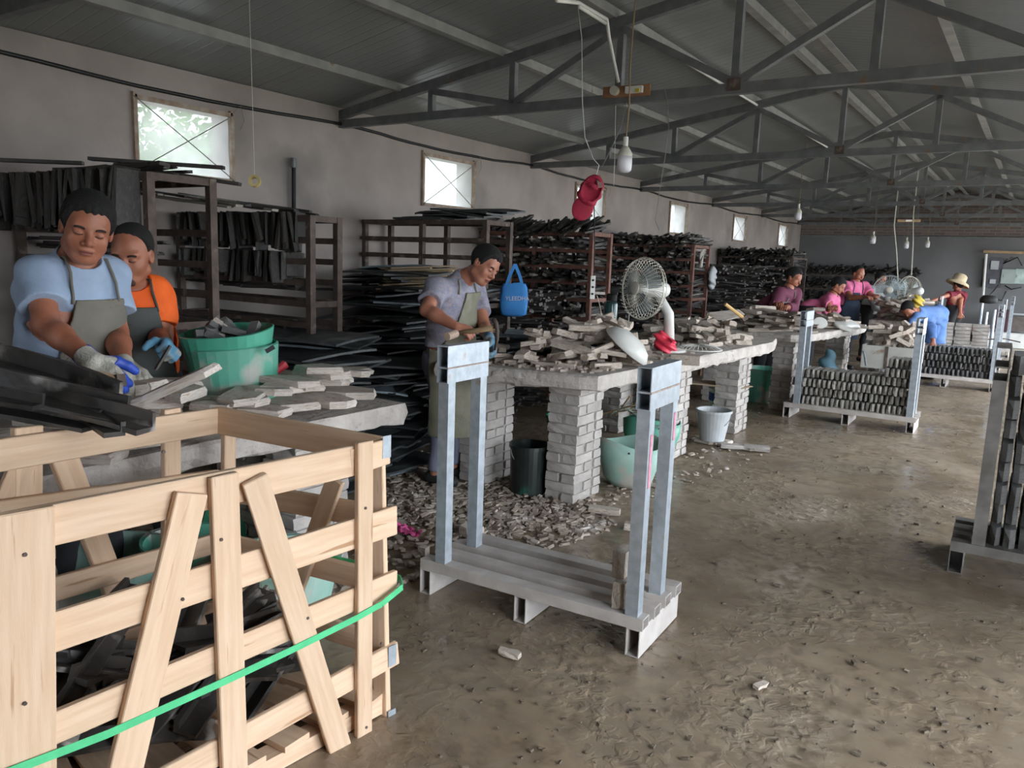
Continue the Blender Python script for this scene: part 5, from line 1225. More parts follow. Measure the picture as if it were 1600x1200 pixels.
tag(inst('cardboard_sheet', SLABS[2], (p.x-.05, p.y+.05, .445), (0, .03, .4), (.75, .38, .012)), 'brown board lying across the paint can', 'board'); bpy.data.objects['cardboard_sheet'].data = SLABS[2].copy(); bpy.data.objects['cardboard_sheet'].data.materials[0] = cardb
p = PZ(1190, 626, 0); bucket('green_tub', 'round green tub standing between two brick pillared benches', Vector((p.x, p.y, 0)), .19, .22, .40, greenp, handle=False)
tag(inst('brick', BR[0], PZ(1183, 700, .03), (0, 0, .3), (.9, .7, .8)), 'loose brick on the floor nearest the aisle', 'brick'); bpy.context.view_layer.update()
tag(inst('broken_brick', BR[1], PZ(1145, 697, .03), (0, 0, .5), (1, .7, .6)), 'loose brick against the pillar by the grey bucket', 'brick')
tag(inst('pinkish_slab', ROCKS[1], PZ(946, 797, .02), (0, 0, .28), (.2, .07, .035)), 'pinkish flat brick piece at the foot of the corner pillar', 'brick piece')
tag(inst('white_lump', ROCKS[2], PZ(993, 822, .02), (0, 0, .3), (.13, .08, .04)), 'white stone lump lying alone on the floor beyond the empty rack', 'stone')
tag(inst('white_lump', ROCKS[3], PZ(798, 1021, .012), (0, 0, .1), (.12, .038, .022)), 'white sliver of stone lying before the empty rack', 'stone')
tag(inst('stone_lump', SLABS[4], PZ(735, 828, .03), (0, 0, .6), (.16, .13, .06)), 'grey stone lump at the post of the empty rack', 'stone')
tag(inst('stone_lump', ROCKS[4], PZ(662, 860, .02), (0, 0, .1), (.05, .05, .045)), 'small round yellowish stone by the crate corner', 'stone')
tag(inst('white_chip', ROCKS[5], PZ(1189, 1070, .01), (0, 0, 1.2), (.06, .03, .01)), 'small white chip on the open floor', 'chip')
# pink plastic scraps
for px, py, s_, lab in ((628, 826, .10, 'crumpled pink plastic scrap nearer the crate'), (645, 834, .07, 'small crumpled pink plastic scrap beside the larger one')):
    c = PZ(px, py, .02); mb = MB(); n = 9
    for j in range(n):
        for i in range(n): mb.v.append((c.x+(i/8-.5)*s_*1.4, c.y+(j/8-.5)*s_, .012+.035*abs(mnoise.noise(Vector((i*.6, j*.6, s_*50))))*1.4))
    for j in range(n-1):
        for i in range(n-1): q = j*n+i; mb.f.append((q, q+1, q+n+1, q+n))
    tag(mb.build('plastic_scrap', pinkp), lab, 'plastic scrap')
# rubble on the floor
def rubble(n, reg, smin_, smax_, name, lab, m_=chip, flat=.35):
    mb = MB(); c = 0
    while c < n:
        px, py = rnd.uniform(reg[0], reg[2]), rnd.uniform(reg[1], reg[3])
        if len(reg) > 4 and not reg[4](px, py): continue
        p = PZ(px, py, 0); s_ = rnd.uniform(smin_, smax_)*rnd.choice((.5, .7, 1, 1)); r_ = rock(s_*rnd.uniform(1, 1.9), s_, s_*flat, .35, 1)
        R = Euler((rnd.uniform(-.3, .3), rnd.uniform(-.3, .3), rnd.random()*6)).to_matrix(); z = s_*flat*.4+rnd.uniform(0, .02)*(s_ > .03)
        mb.add([R@Vector(v)+Vector((p.x, p.y, z)) for v in r_.v], r_.f); c += 1
    return tag(mb.build(name, m_, kind='stuff'), lab, 'rubble')
rubble(2900, (590, 690, 930, 845, lambda x, y: y < 845-.22*abs(x-760) and y > 705+(x < 640)*10), .012, .034, 'stone_rubble', 'scattered stone chips around the brick pillar feet and the empty rack')
rubble(500, (700, 770, 960, 830), .01, .03, 'fine_rubble', 'fine pale chips at the foot of the corner pillar', chip)
rubble(160, (950, 700, 1250, 800, lambda x, y: y < 800-.35*(x-950)), .01, .035, 'fine_rubble', 'chips on the floor along the fan bench')
rubble(420, (620, 840, 1600, 1200), .005, .014, 'grit', 'fine dark grit spread over the open floor', mud, .5)
rubble(120, (1100, 640, 1500, 850), .008, .02, 'grit', 'fine grit farther down the aisle', mud, .5)
rb = MB()
for k in range(1300):
    x, y = rnd.uniform(-3.4, -2.0), rnd.uniform(1.9, 4.2); x = min(x, -2.45+max(0, y-3)*.5); s_ = rnd.uniform(.012, .04); r_ = rock(s_*1.5, s_, s_*.4, .35, 1); R = Euler((.2, .1, rnd.random()*6)).to_matrix()
    rb.add([R@Vector(v)+Vector((x, y, s_*.2)) for v in r_.v], r_.f)
tag(rb.build('stone_rubble', chip, kind='stuff'), 'stone chips covering the floor beyond the crate end', 'rubble')
CY_ = (915, 700, 1035, 1030, 925, 775, 925.5, 1130, 880, 720)
CLOD = rock(rough=.3).mesh('clod', mud)
for i in range(10):
    px, py = ((1215, 915), (1190, 700), (1335, 1035), (1530, 1030), (1345, 925), (1240, 775), (1296, 925), (1475, 1130), (1120, 880), (1420, 720))[i]
    tag(inst('floor_clod', CLOD, PZ(px, py, .008), (0, 0, i), (.03, .018, .012)), 'small dark clod on the wet open floor, %s in distance from the frame bottom' % nth(sorted(range(10), key=lambda q: -CY_[q]).index(i)), 'clod', 'clods on the open floor')

# ------------------------------------------------------------------ white desk fan with a bagged stand
def fan(lab, c, r_, fdir, base, col, nw=44, blade=True, ringcol=None, stand=True, bag=True):
    t = thing('standing_fan', lab, 'fan', base); f_ = fdir.normalized(); _, sd, up_ = basis_from(f_); ringcol = ringcol or col
    P = lambda a, rr, z: c + sd*math.cos(a)*rr + up_*math.sin(a)*rr + f_*z
    cg = MB(); w_ = .0018 if r_ < .3 else .003
    for k in range(nw):
        a = 2*math.pi*k/nw
        cg.tube([P(a, r_*.2, .085), P(a+.06, r_*.6, .08), P(a+.1, r_*.93, .045), P(a+.1, r_, .0)], w_, 4, cap=False)
        cg.tube([P(a, r_*.2, -.075), P(a, r_*.7, -.07), P(a, r_*.95, -.04), P(a, r_, 0)], w_, 4, cap=False)
    cg.build('wire_cage', col, t)
    for rr, z, th in ((r_, 0, .006), (r_*.6, .08, .003), (r_*.95, -.04, .003)): MB().tube([P(2*math.pi*k/32, rr, z) for k in range(33)], th, 6, cap=False).build('cage_ring', ringcol, t)
    _M = Matrix((sd, up_, f_)).transposed().to_4x4(); _M.translation = c
    MB().lathe([(0, .098), (r_*.13, .096), (r_*.2, .09), (r_*.22, .082), (r_*.2, .078), (0, .08)], 24, _M).build('cage_badge', cream, t)
    for k in range(3):
        a0 = 2*math.pi*k/3+.3; mb = MB(); n = 6
        for i in range(n+1):
            for j in range(4): q = i/n; a = a0+(j/3-.5)*(1.5-.3*q); mb.v.append(tuple(P(a, r_*(.14+.7*q), .03-.05*(j/3))))
        for i in range(n):
            for j in range(3): q = i*4+j; mb.f.append((q, q+1, q+5, q+4))
        o = mb.build('blade', bladem, t, smooth=True); md = o.modifiers.new('s', 'SOLIDIFY'); md.thickness = .003
    MB().lathe([(0, .05), (.035, .05), (.04, 0), (.05, -.06), (.062, -.10), (.065, -.2), (.055, -.25), (0, -.26)], 20, _M).build('motor_housing', whitep, t, smooth=True)
    return t, P, _M
fc = PD(1004, 451, 6.25); fb = PZ(1045, 548, .9)
ft, P_, _M = fan('white desk fan with a wire cage and plastic wrapped neck on the bench', fc, .245, CD(-.86, -.02, .55), fb, wirec)
neck0 = fc-CD(-.86, -.02, .55)*.17
MB().tube([neck0-Vector((0, 0, .04)), Vector((fb.x-.02, fb.y, 1.2)), fb+Vector((0, 0, .02))], .035, 12, r2=.045).build('wrapped_neck', whitep, ft, smooth=True, label='neck wrapped in white plastic bag')
MB().tube([neck0+Vector((.05, .03, -.12)), neck0+Vector((.07, .03, -.16)), neck0+Vector((.075, .03, -.25))], .006, 6).build('knob', cream, ft)
MB().lathe([(0, .03), (.08, .03), (.13, .015), (.14, 0), (0, 0)], 24, Matrix.Translation((fb.x, fb.y, .897))).build('base', whitep, ft)
# crumpled red bag
c = PZ(1040, 540, .95); v, f = sdf_mesh(blend([(s_ell(c, (.085, .075, .055)), .03), (s_ell(c+Vector((-.05, 0, .05)), (.05, .05, .045)), .03), (lambda P: s_ell(c, (.1, .09, .08))(P)+.02+wob(P, .018, 40), -.02)]) if False else (lambda P: smin(s_ell(c, (.09, .08, .06))(P), s_ell(c+Vector((-.05, 0, .055)), (.05, .05, .05))(P), .03)+wob(P, .012, 38)), c-Vector((.16, .16, .1)), c+Vector((.16, .16, .18)), .006)
rb_ = thing('plastic_bag', 'crumpled bright red plastic bag at the foot of the white fan', 'bag', (c.x, c.y, .9)); arr_obj('bag', v, f, redp, rb_)
# white curved dish leaning, ribbed cage face beside it
cd_ = PD(985, 535, 5.35); f_ = CD(.62, .7, .28); _, sd, up_ = basis_from(f_); M_ = Matrix((sd, up_, f_)).transposed().to_4x4(); M_.translation = cd_
MD_ = M_; dt = thing('plastic_dome', 'white domed fan cover leaning among the stone strips', 'cover', cd_)
v_ = MB().lathe([(.0, .05), (.09, .042), (.15, .012), (.185, -.04), (.18, -.045), (.145, .004), (.085, .034), (0, .042)], 36, MD_).build('shell', whitep, dt, smooth=True)
c2 = PZ(1092, 545, .905); dg = thing('fan_grille', 'white ribbed fan grille lying flat beyond the red bag', 'grille', c2); gm = MB()
for k in range(30): a = 2*math.pi*k/30; gm.tube([c2+Vector((.05*math.cos(a), .05*math.sin(a), .035)), c2+Vector((.14*math.cos(a), .14*math.sin(a), .025)), c2+Vector((.19*math.cos(a), .19*math.sin(a), 0))], .003, 4, cap=False)
gm.build('wires', whitep, dg); MB().tube([c2+Vector((.19*math.cos(a), .19*math.sin(a), 0)) for a in [2*math.pi*k/28 for k in range(29)]], .005, 6, cap=False).build('ring', whitep, dg)
tag(MB().tube([PD(981, 512, 5.4), PD(983, 490, 5.4)], .004, 5).build('thin_rod', wire), 'thin upright metal rod beside the white cover', 'rod')
tag(inst('cream_block', BLP[0], PZ(1072, 562, .93), (0, 0, .35), (.2, .09, .07)), 'smooth pale block at the bench edge below the fan', 'block')
# bottle
b_ = PD(955, 480, 6.6); zb = .93; bt = thing('water_bottle', 'dark teal water bottle with a black cap behind the stone heap', 'bottle', (b_.x, b_.y, zb))
MB().lathe([(0, 0), (.052, 0), (.055, .02), (.055, .27), (.05, .29), (0, .29)], 20, Matrix.Translation((b_.x, b_.y, zb+.05))).build('body', bottlem, bt, smooth=True)
MB().lathe([(0, 0), (.045, 0), (.045, .05), (.03, .062), (0, .062)], 20, Matrix.Translation((b_.x, b_.y, zb+.345))).build('cap', rubber, bt)
tag(MB().lathe([(0, 0), (.05, 0), (.05, .1), (.045, .08), (0, .08)], 16, Matrix.Translation(PZ(915, 512, 1.0)*1+Vector((0, 0, -.105)))).build('small_jar', mat('amber_jar', (.35, .2, .05), None, .4), None), 'small amber jar in front of the teal bottle', 'jar')
bpy.data.objects['small_jar'].location = (0, 0, 0)
# whetstone on the rack header
w0, w1 = PD(698, 526, 3.66), PD(712, 521, 3.72)
tag(MB().tube([w0, w1], .02, 12).build('paper_roll', mat('tan_roll', (.5, .36, .28), None, .8)), 'small tan roll lying on the header of the empty rack', 'roll')
# blue cloth bag hanging on the rack post
bc = PD(803, 468, 6.98); hb = thing('tote_bag', 'bright blue cloth tote bag hanging from the rack behind the man in grey', 'bag', bc)
Rb = Matrix((CR, CF, Vector((0, 0, 1)))).transposed(); mb = MB(); n = 10; rows = [(.10, .02, .14), (.115, .035, .10), (.125, .05, .0), (.125, .06, -.08), (.11, .055, -.135), (.06, .03, -.15)]
for w_, d_, z in rows:
    for k in range(2*n):
        a = 2*math.pi*k/(2*n); q = (abs(math.cos(a))**.5*math.copysign(1, math.cos(a)), abs(math.sin(a))**.8*math.copysign(1, math.sin(a)))
        mb.v.append(tuple(bc + Rb @ Vector((q[0]*w_+.006*math.sin(k*2.1+z*30), q[1]*d_+.004*math.sin(k*3+z*40), z+.008*math.sin(k*1.3)*(z > .1)))))
for j in range(len(rows)-1):
    for k in range(2*n): k2 = (k+1) % (2*n); mb.f.append((j*2*n+k, (j+1)*2*n+k, (j+1)*2*n+k2, j*2*n+k2))
mb.f.append(tuple(range(5*2*n, 6*2*n))[::-1]); mb.build('bag_body', blueb, hb, smooth=True)
for s_ in (-1, 1):
    sm = MB(); L_ = [bc+Rb@Vector((s_*.07, 0, .13)), bc+Rb@Vector((s_*.04, 0, .22)), bc+Rb@Vector((.0, 0, .31))]
    for i in range(2): sm.beam(L_[i], L_[i+1], .028, .004, up=CF)
    sm.build('bag_strap', blueb, hb)
def text3d(s_, size, M_, m_, name, parent):
    cu = bpy.data.curves.new(name, 'FONT'); cu.body = s_; cu.size = size; cu.extrude = .0008; cu.align_x = 'CENTER'; cu.align_y = 'CENTER'
    o = bpy.data.objects.new('tmp', cu); COL.objects.link(o); dg_ = bpy.context.evaluated_depsgraph_get(); me = bpy.data.meshes.new_from_object(o.evaluated_get(dg_)); bpy.data.objects.remove(o)
    me.transform(W_of(parent).inverted() @ M_); me.materials.clear(); me.materials.append(m_); x = bpy.data.objects.new(name, me); COL.objects.link(x); x.parent = parent; return x
M_ = Matrix((CR, Vector((0, 0, 1)), -CF)).transposed().to_4x4(); M_.translation = bc-CF*.066+Vector((0, 0, -.0))+CR*.03
text3d('YLEEDHA', .05, M_, letter, 'lettering', hb)
M_ = Matrix((CR, CU, -CF)).transposed().to_4x4(); M_.translation = PD(206, 489, 3.565)
# socket board on the truss
yb = 5.32-.04; bx_ = [PY(943, 145, yb), PY(1016, 140, yb)]
sb_ = thing('socket_board', 'wooden board with a round junction box and a socket strip on the truss', 'socket board', (bx_[0]+bx_[1])/2)
MB().beam(bx_[0], bx_[1], .02, .075).build('board', mat('board_wood', (.36, .19, .10), None, .8, 9), sb_)
c = PY(961, 142, yb-.02); MB().tube([c+Vector((0, .02, 0)), c-Vector((0, .025, 0))], .032, 16).build('junction_box', cream, sb_)
MB().beam(PY(978, 141, yb-.035), PY(1004, 139, yb-.035), .03, .045).build('socket_strip', whitep, sb_)
MB().box(PY(996, 141, yb-.055), (.03, .01, .025)).build('plug', yellowp, sb_)
cdm = [PY(903, 4, 4.2), PY(948, 30, 4.75), PY(952, 60, 5.0), PY(966, 128, 5.22)]
tag(MB().tube([PY(870, 0, 3.6)]+cdm, .012, 8).build('conduit', whitep, smooth=True), 'bent white conduit running down from the purlin to the socket board', 'conduit')
tag(MB().tube([PY(905, 10, 4.2), PY(946, 36, 4.7)], .012, 8).build('conduit', whitep, smooth=True), 'short white conduit alongside the bent one', 'conduit')
tag(MB().tube([Vector((-2.70, 5.5, tz(-2.7)-.0)), Vector((-2.70, 21, tz(-2.7)))], .012, 8).build('conduit', whitep, smooth=True), 'long straight white conduit under the purlin beyond the socket board', 'conduit')
# lamps
def lamp(px, py, dep, s_, top, lab, lit=0):
    c = PD(px, py, dep); t = thing('pendant_bulb', lab, 'lamp', c); M_ = Matrix.Translation(c)
    MB().lathe([(0, -.07), (.03, -.068), (.045, -.055), (.048, -.01), (.046, .03), (0, .03)], 18, M_ @ Matrix.Scale(s_, 4)).build('diffuser', bulbm, t, smooth=True)
    MB().lathe([(.046, .03), (.048, .045), (.03, .075), (.02, .09), (.0, .09)], 18, M_ @ Matrix.Scale(s_, 4)).build('housing', cream, t, smooth=True)
    MB().tube([c+Vector((0, 0, .08*s_)), c+Vector((0, 0, .15*s_))], .016*s_, 10).build('socket', whitep, t)
    zt = tz(c.x)-.02 if top is None else top; w_ = cord
    MB().tube([c+Vector((0, 0, .14*s_)), c+Vector((.01, 0, .35)), c+Vector((-.004, .01, .6)), Vector((c.x+.02, c.y, roofz(c.x+.02)+.05))], .005, 6).build('cord', cord, t)
lamp(976, 252, 5.0, 1.0, 3.3, 'nearest hanging bulb, large and white below the socket board')
lamp(1247, 336, 11.3, 1.05, None, 'hanging bulb over the plum worker\'s bench')
lamp(1364, 375, 15.5, 1.1, None, 'small hanging bulb above the translucent fan')
lamp(1416, 383, 17, 1.1, None, 'small hanging bulb between the two others near the far wall')
lamp(1449, 382, 18, 1.1, None, 'small hanging bulb nearest the straw hat')
# red cap hanging from a wire
cc = PD(920, 305, 5.0); cp = thing('cap', 'dusty red cap hanging on a wire over the racks', 'cap', cc); ax_ = CD(.42, .9, 0); Mx = Matrix((CR*.9-CU*.42, -CF, ax_)).transposed()
v, f = sdf_mesh(lambda P: np.maximum(s_ell(cc+ax_*.03, (.075, .06, .105), np.array(Mx))(P)+wob(P, .006, 30), -s_ell(cc+ax_*.03-CF*.03, (.06, .03, .08), np.array(Mx))(P)), cc-Vector((.2, .2, .2)), cc+Vector((.2, .2, .2)), .006); arr_obj('crown', v, f, capred, cp)
v, f = sdf_mesh(lambda P: s_ell(cc-ax_*.09, (.068, .016, .085), np.array(Mx))(P), cc-Vector((.25, .25, .25)), cc+Vector((.25, .25, .25)), .006); arr_obj('peak', v, f, capred, cp)
MB().beam(cc+ax_*.14-CF*.0, cc+ax_*.04+CR*.05-CF*.055, .03, .006, up=CF).build('strap', mat('dusty_strap', (.5, .32, .3), None, .9), cp)
wr_ = [PD(903, 10, 5.0), PD(909, 60, 5.0), PD(910, 160, 5.0), PD(914, 215, 5.0), PD(927, 248, 5.0), PD(936, 258, 5.0), PD(931, 275, 5.0)]
tag(MB().tube(wr_, .003, 5).build('hanging_wire', whitep), 'thin pale wire carrying the red cap', 'wire')
tag(MB().tube([PD(979, 160, 5.3), PD(970, 200, 5.2), PD(955, 232, 5.1), PD(940, 262, 5.0)], .003, 5).build('hanging_wire', wire), 'grey wire slanting from the socket strip to the cap hook', 'wire')
tag(MB().tube([PD(928, 300, 5.0), PD(929, 380, 5.4), PD(928, 432, 5.8)], .004, 5).build('hanging_wire', cablem), 'dark cable dropping from the cap to the power strip', 'cable')
ps = PD(926, 449, 5.8); tg = thing('power_strip', 'white power strip hanging against the reddish rack post', 'power strip', ps); MB().beam(ps-Vector((0, 0, .085)), ps+Vector((0, 0, .085)), .035, .03, up=CF).build('body', whitep, tg)
for k in range(3): MB().box(ps-CF*.017+Vector((0, 0, -.05+.05*k)), (.012, .012, .014)).build('socket_hole', inside, tg)
tag(MB().tube([PD(933, 462, 5.8), PD(938, 480, 5.85), PD(941, 500, 5.9), PD(960, 520, 5.9)], .003, 5).build('loose_cable', cream), 'pale cable trailing from the power strip', 'cable')
tag(MB().tube([PD(1039, 140, 5.3), PD(1043, 160, 5.3), PD(1045, 200, 5.3), PD(1040, 240, 5.3), PD(1032, 290, 5.4), PD(1024, 345, 5.4), PD(1030, 360, 5.4)], .0022, 4).build('hanging_wire', wire), 'thin loose wire drooping from the truss right of the big bulb', 'wire')
tag(MB().tube([PD(962, 165, 5.3), PD(961, 230, 5.4), PD(959, 290, 5.5)], .0015, 4).build('hanging_string', whitep), 'thin string hanging straight from the junction box', 'string')
# tape roll on a string near the first window
tc_ = PD(398, 283, 4.2); tp = thing('tape_roll', 'yellow tape roll hanging on a string before the wall', 'tape roll', tc_); _, sd, up_ = basis_from(CF)
M_ = Matrix((sd, up_, CF)).transposed().to_4x4(); M_.translation = tc_
MB().lathe([(.018, -.012), (.032, -.012), (.032, .012), (.018, .012), (.018, -.012)], 20, M_).build('tape', tape, tp)
MB().tube([tc_+Vector((0, 0, .03)), PD(394, 140, 4.2), PD(389, -20, 4.2)], .0018, 4).build('string', whitep, tp)
tag(MB().tube([PX(459, 345, XL+.05), PX(459, 262, XL+.05)], .018, 8).build('wall_pipe', rubber), 'short black pipe standing up against the wall', 'pipe')
MB().tube([PX(459, 262, XL+.05), PX(459, 247, XL+.05)], .025, 8).build('pipe_cap', steel, bpy.data.objects['wall_pipe'])
# cap and glove on the fifth rack's posts
gp = PX(1095, 408, -3.96); tag(arr_obj('knit_glove', *sdf_mesh(blend(hand_prims(gp, Vector((0, 0, 1)), Vector((1, 0, 0)), 1.4, 1, .25)[0]), gp-Vector((.15, .15, .1)), gp+Vector((.15, .15, .3)), .008), glovew, None) if False else inst('knit_glove', bpy.data.meshes.new('x'), gp), 'pale knit glove stuck over the rack post', 'glove')
v, f = sdf_mesh(blend(hand_prims(gp-Vector((0, 0, .08)), Vector((0, 0, 1)), Vector((1, 0, 0)), 1.5, 1, .3)[0]), gp-Vector((.15, .15, .15)), gp+Vector((.15, .15, .3)), .008)
me = bpy.data.meshes.new('knit_glove'); me.from_pydata([tuple(x) for x in v-np.array(gp)], [], [tuple(int(i) for i in x) for x in f]); me.materials.append(glovew); bpy.data.objects['knit_glove'].data = me
gc = PX(1113, 434, -3.92); v, f = sdf_mesh(lambda P: s_ell(gc, (.05, .1, .17))(P)+wob(P, .012, 25), gc-Vector((.2, .2, .25)), gc+Vector((.2, .2, .25)), .012)
gt = thing('cloth_cap', 'grey cloth cap hanging on the rack with the knit glove', 'cap', gc); arr_obj('cap', v, f, greyp, gt)

# ------------------------------------------------------------------ on the second bench and further back
yh = thing('hammer', 'hammer with a yellow wooden handle sticking up from the stone pieces', 'hammer', PD(1162, 497, 7.8)); MB().tube([PD(1133, 475, 7.7), PD(1162, 497, 7.8)], .018, 8).build('handle', mat('yellow_wood', (.75, .48, .2), None, .6), yh); MB().beam(PD(1160, 500, 7.8), PD(1167, 494, 7.8), .04, .04).build('hammer_head', rust, yh)
tag(inst('grey_plate', SLABS[1], PD(1135, 492, 8.05), (.9, 0, .3), (.42, .15, .02)), 'flat pale plate standing at the far edge of the stone heap', 'plate')
tag(inst('stone_tile', SLABS[0], PD(1275, 484, 9.3), (0, .1, 1.9), (.55, .18, .035)), 'long pale tile lying on top before the pink worker', 'stone slab')
rx = PZ(1302, 500, .95); tag(MB().beam(rx-CR*.07, rx+CR*.07, .06, .07).build('red_box', redp), 'small bright red packet on the second bench', 'packet')
wb = PZ(1320, 508, .93); tag(arr_obj('white_bag', *sdf_mesh(lambda P: s_ell(wb, (.16, .2, .06))(P)+wob(P, .02, 18), wb-Vector((.3, .3, .15)), wb+Vector((.3, .3, .2)), .015), whitep, thing('white_bag', 'white plastic bag under the red packet', 'bag', (wb.x, wb.y, .88))) and bpy.data.objects['white_bag'], 'white plastic bag under the red packet', 'bag')
ic = PZ(1282, 505, 1.0); tag(MB().lathe([(0, .0), (.07, .005), (.075, .012), (0, .015)], 18, Matrix.Translation(ic) @ Euler((.9, 0, .5)).to_matrix().to_4x4()).build('white_disc', whitep), 'white round lid leaning in the split stones', 'lid')
# blue grey cloth heap under the bench
bc2 = PD(1293, 585, 9.6); bc2.z = .15; v, f = sdf_mesh(lambda P: smin(s_cap(bc2, bc2+Vector((0, 0, .42)), .2, .07)(P), s_ell(bc2, (.3, .25, .15))(P), .1)+wob(P, .02, 12), bc2-Vector((.4, .4, .2)), bc2+Vector((.4, .4, .65)), .015)
bt_ = thing('cloth_bundle', 'blue grey tarpaulin bundle under the second bench', 'cloth', bc2); arr_obj('cloth', v, f, mat('blue_tarp', (.16, .30, .38), (.11, .22, .3), .7, 5), bt_)
# white metal cart heaped with stones
cz0 = PD(1405, 575, 10.1); A_, B_ = PY(1348, 535, 9.9), PY(1415, 560, 9.9)
x0, x1, yc0, yc1 = -1.66, -1.13, 9.95, 11.0; zc0, zc1 = .48, .74
ct = thing('metal_cart', 'white metal cart heaped with cut stones behind the grey block rack', 'cart', ((x0+x1)/2, 10.4, 0)); cm = mat('cart_paint', (.50, .50, .47), (.42, .41, .38), .6, 7, bump=.15, col3=(.3, .2, .14), s3=6, lo3=.64, hi3=.72)
MB().box(((x0+x1)/2, yc0, (zc0+zc1)/2), (x1-x0, .015, zc1-zc0)).build('side_panel', cm, ct); MB().box(((x0+x1)/2, yc1, (zc0+zc1)/2), (x1-x0, .015, zc1-zc0)).build('side_panel', cm, ct)
for x in (x0, x1): MB().box((x, (yc0+yc1)/2, (zc0+zc1)/2), (.015, yc1-yc0, zc1-zc0)).build('side_panel', cm, ct)
MB().box(((x0+x1)/2, (yc0+yc1)/2, zc0), (x1-x0, yc1-yc0, .015)).build('tray_floor', cm, ct)
MB().box(((x0+x1)/2, yc0-.012, (zc0+zc1)/2), (.03, .01, zc1-zc0)).build('brace', rust, ct)
for x in (x0+.05, x1-.05):
    for y in (yc0+.1, yc1-.1): MB().beam((x, y, .09), (x, y, zc0), .03, .03, up=(0, 1, 0)).build('leg', rust, ct); MB().lathe([(0, -.015), (.085, -.015), (.085, .015), (0, .015)], 14, Matrix.Translation((x, y, .09)) @ Matrix.Rotation(math.pi/2, 4, 'Y')).build('wheel', rubber, ct)
for a, b in (((x0+.02, yc0-.02, .66), (x0+.1, yc0-.25, .52)), ((x1-.1, yc0-.02, .62), (x1-.02, yc0-.25, .45))): MB().tube([a, b], .012, 8).build('handle', galv, ct)
hc = Heap(x0, x1, yc0, yc1, zc1-.04)
heap_pieces(hc, 60, ell_pos((x0+x1)/2, 10.45, .26, .42), lambda: (rnd.uniform(.12, .2), rnd.uniform(.04, .06), rnd.uniform(.04, .06)), ROCKS, 'cart_stone', 'cut stone in the heap on the white cart', 'stone piece', 'stones on the white cart', .7)
# far fans
for (px, py, dep, r_, fd, lab, m_) in ((1389, 454, 12.6, .24, CD(-.3, 0, .9), 'standing fan with a translucent blurred face near the cart', mat('clear_fan', (.42, .5, .5), None, .4)), (1421, 456, 13.6, .27, CD(-.35, .05, -.9), 'standing fan with a cream ring seen from behind near the blue worker', cream)):
    c = PD(px, py, dep); t, _, _ = fan(lab, c, r_, fd, Vector((c.x, c.y, 0)), m_, 36, True)
    MB().tube([c-Vector((0, 0, .1)), Vector((c.x, c.y, .88))], .04, 10, r2=.06).build('stem', whitep, t); MB().tube([Vector((c.x, c.y, .9)), Vector((c.x, c.y, .05))], .03, 10).build('pole', greyp, t)
    MB().lathe([(0, 0), (.2, 0), (.18, .04), (0, .06)], 20, Matrix.Translation((c.x, c.y, 0))).build('base', greyp, t)
# vertical conduits near the far fans
for a, b, dep, lab in (((1397, 352), (1403, 440), 14.5, 'thin bent pipe dropping from the roof to the translucent fan'), ((1427, 335), (1424, 430), 15, 'thin white pipe dropping from the board to the cream fan')):
    tp_ = PD(*a, dep); tp_.z = roofz(tp_.x)+.05; tag(MB().tube([tp_, PD(*a, dep), PD((a[0]+b[0])/2+1, (a[1]+b[1])/2, dep), PD(*b, dep)], .012, 6).build('drop_pipe', cream), lab, 'pipe')
bd = PD(1420, 345, 15); tt = thing('socket_board', 'small wooden socket board hung near the far bulbs', 'socket board', bd); MB().beam(bd-CR*.22, bd+CR*.22, .02, .05).build('board', oldwood, tt); MB().beam(bd-CR*.07-CF*.02, bd+CR*.05-CF*.02, .02, .03).build('socket', whitep, tt)
# partition wall stub, brick stack and machine behind the blue worker
bs = thing('brick_stack', 'stack of reddish bricks in the rack behind the blue worker', 'brick stack', (-1.0, 16.0, 0))
for k in range(9):
    for i in range(3): inst('brick', BR[(k+i) % 5], (-.32+i*.27, -.1, .22+k*.062), (0, 0, .03), (1.05, 1.3, 1)).parent = bs
for o in bs.children: o.name = 'brick'
mb = MB(); mc = Vector((-.80, 17.6, 0)); mt = thing('grinding_machine', 'chrome piped grinding machine with a dark round hood by the electric cabinet', 'machine', mc)
MB().box(mc+Vector((0, 0, .12)), (.5, .4, .05)).build('base_plate', greyp, mt)
for x, y, h_ in ((-.1, 0, 1.05), (.12, .05, .95), (.0, -.12, .9), (.2, -.1, .6)): MB().tube([mc+Vector((x, y, .1)), mc+Vector((x, y, h_))], .03, 10).build('column', galv, mt)
MB().lathe([(0, .1), (.1, .09), (.15, .03), (.15, -.05), (0, -.07)], 20, Matrix.Translation(mc+Vector((0, 0, 1.12)))).build('motor_hood', rubber, mt, smooth=True)
MB().box(mc+Vector((-.14, 0, .55)), (.14, .2, .12)).build('grinding_head', redrust, mt); MB().tube([mc+Vector((-.2, -.1, .35)), mc+Vector((.35, -.15, .42)), mc+Vector((.6, -.2, .38))], .012, 6).build('lever', rust, mt)
for x in (-.2, .2): MB().tube([mc+Vector((x, -.3, 0)), mc+Vector((x, .2, .1))], .015, 6).build('leg', whitep, mt)
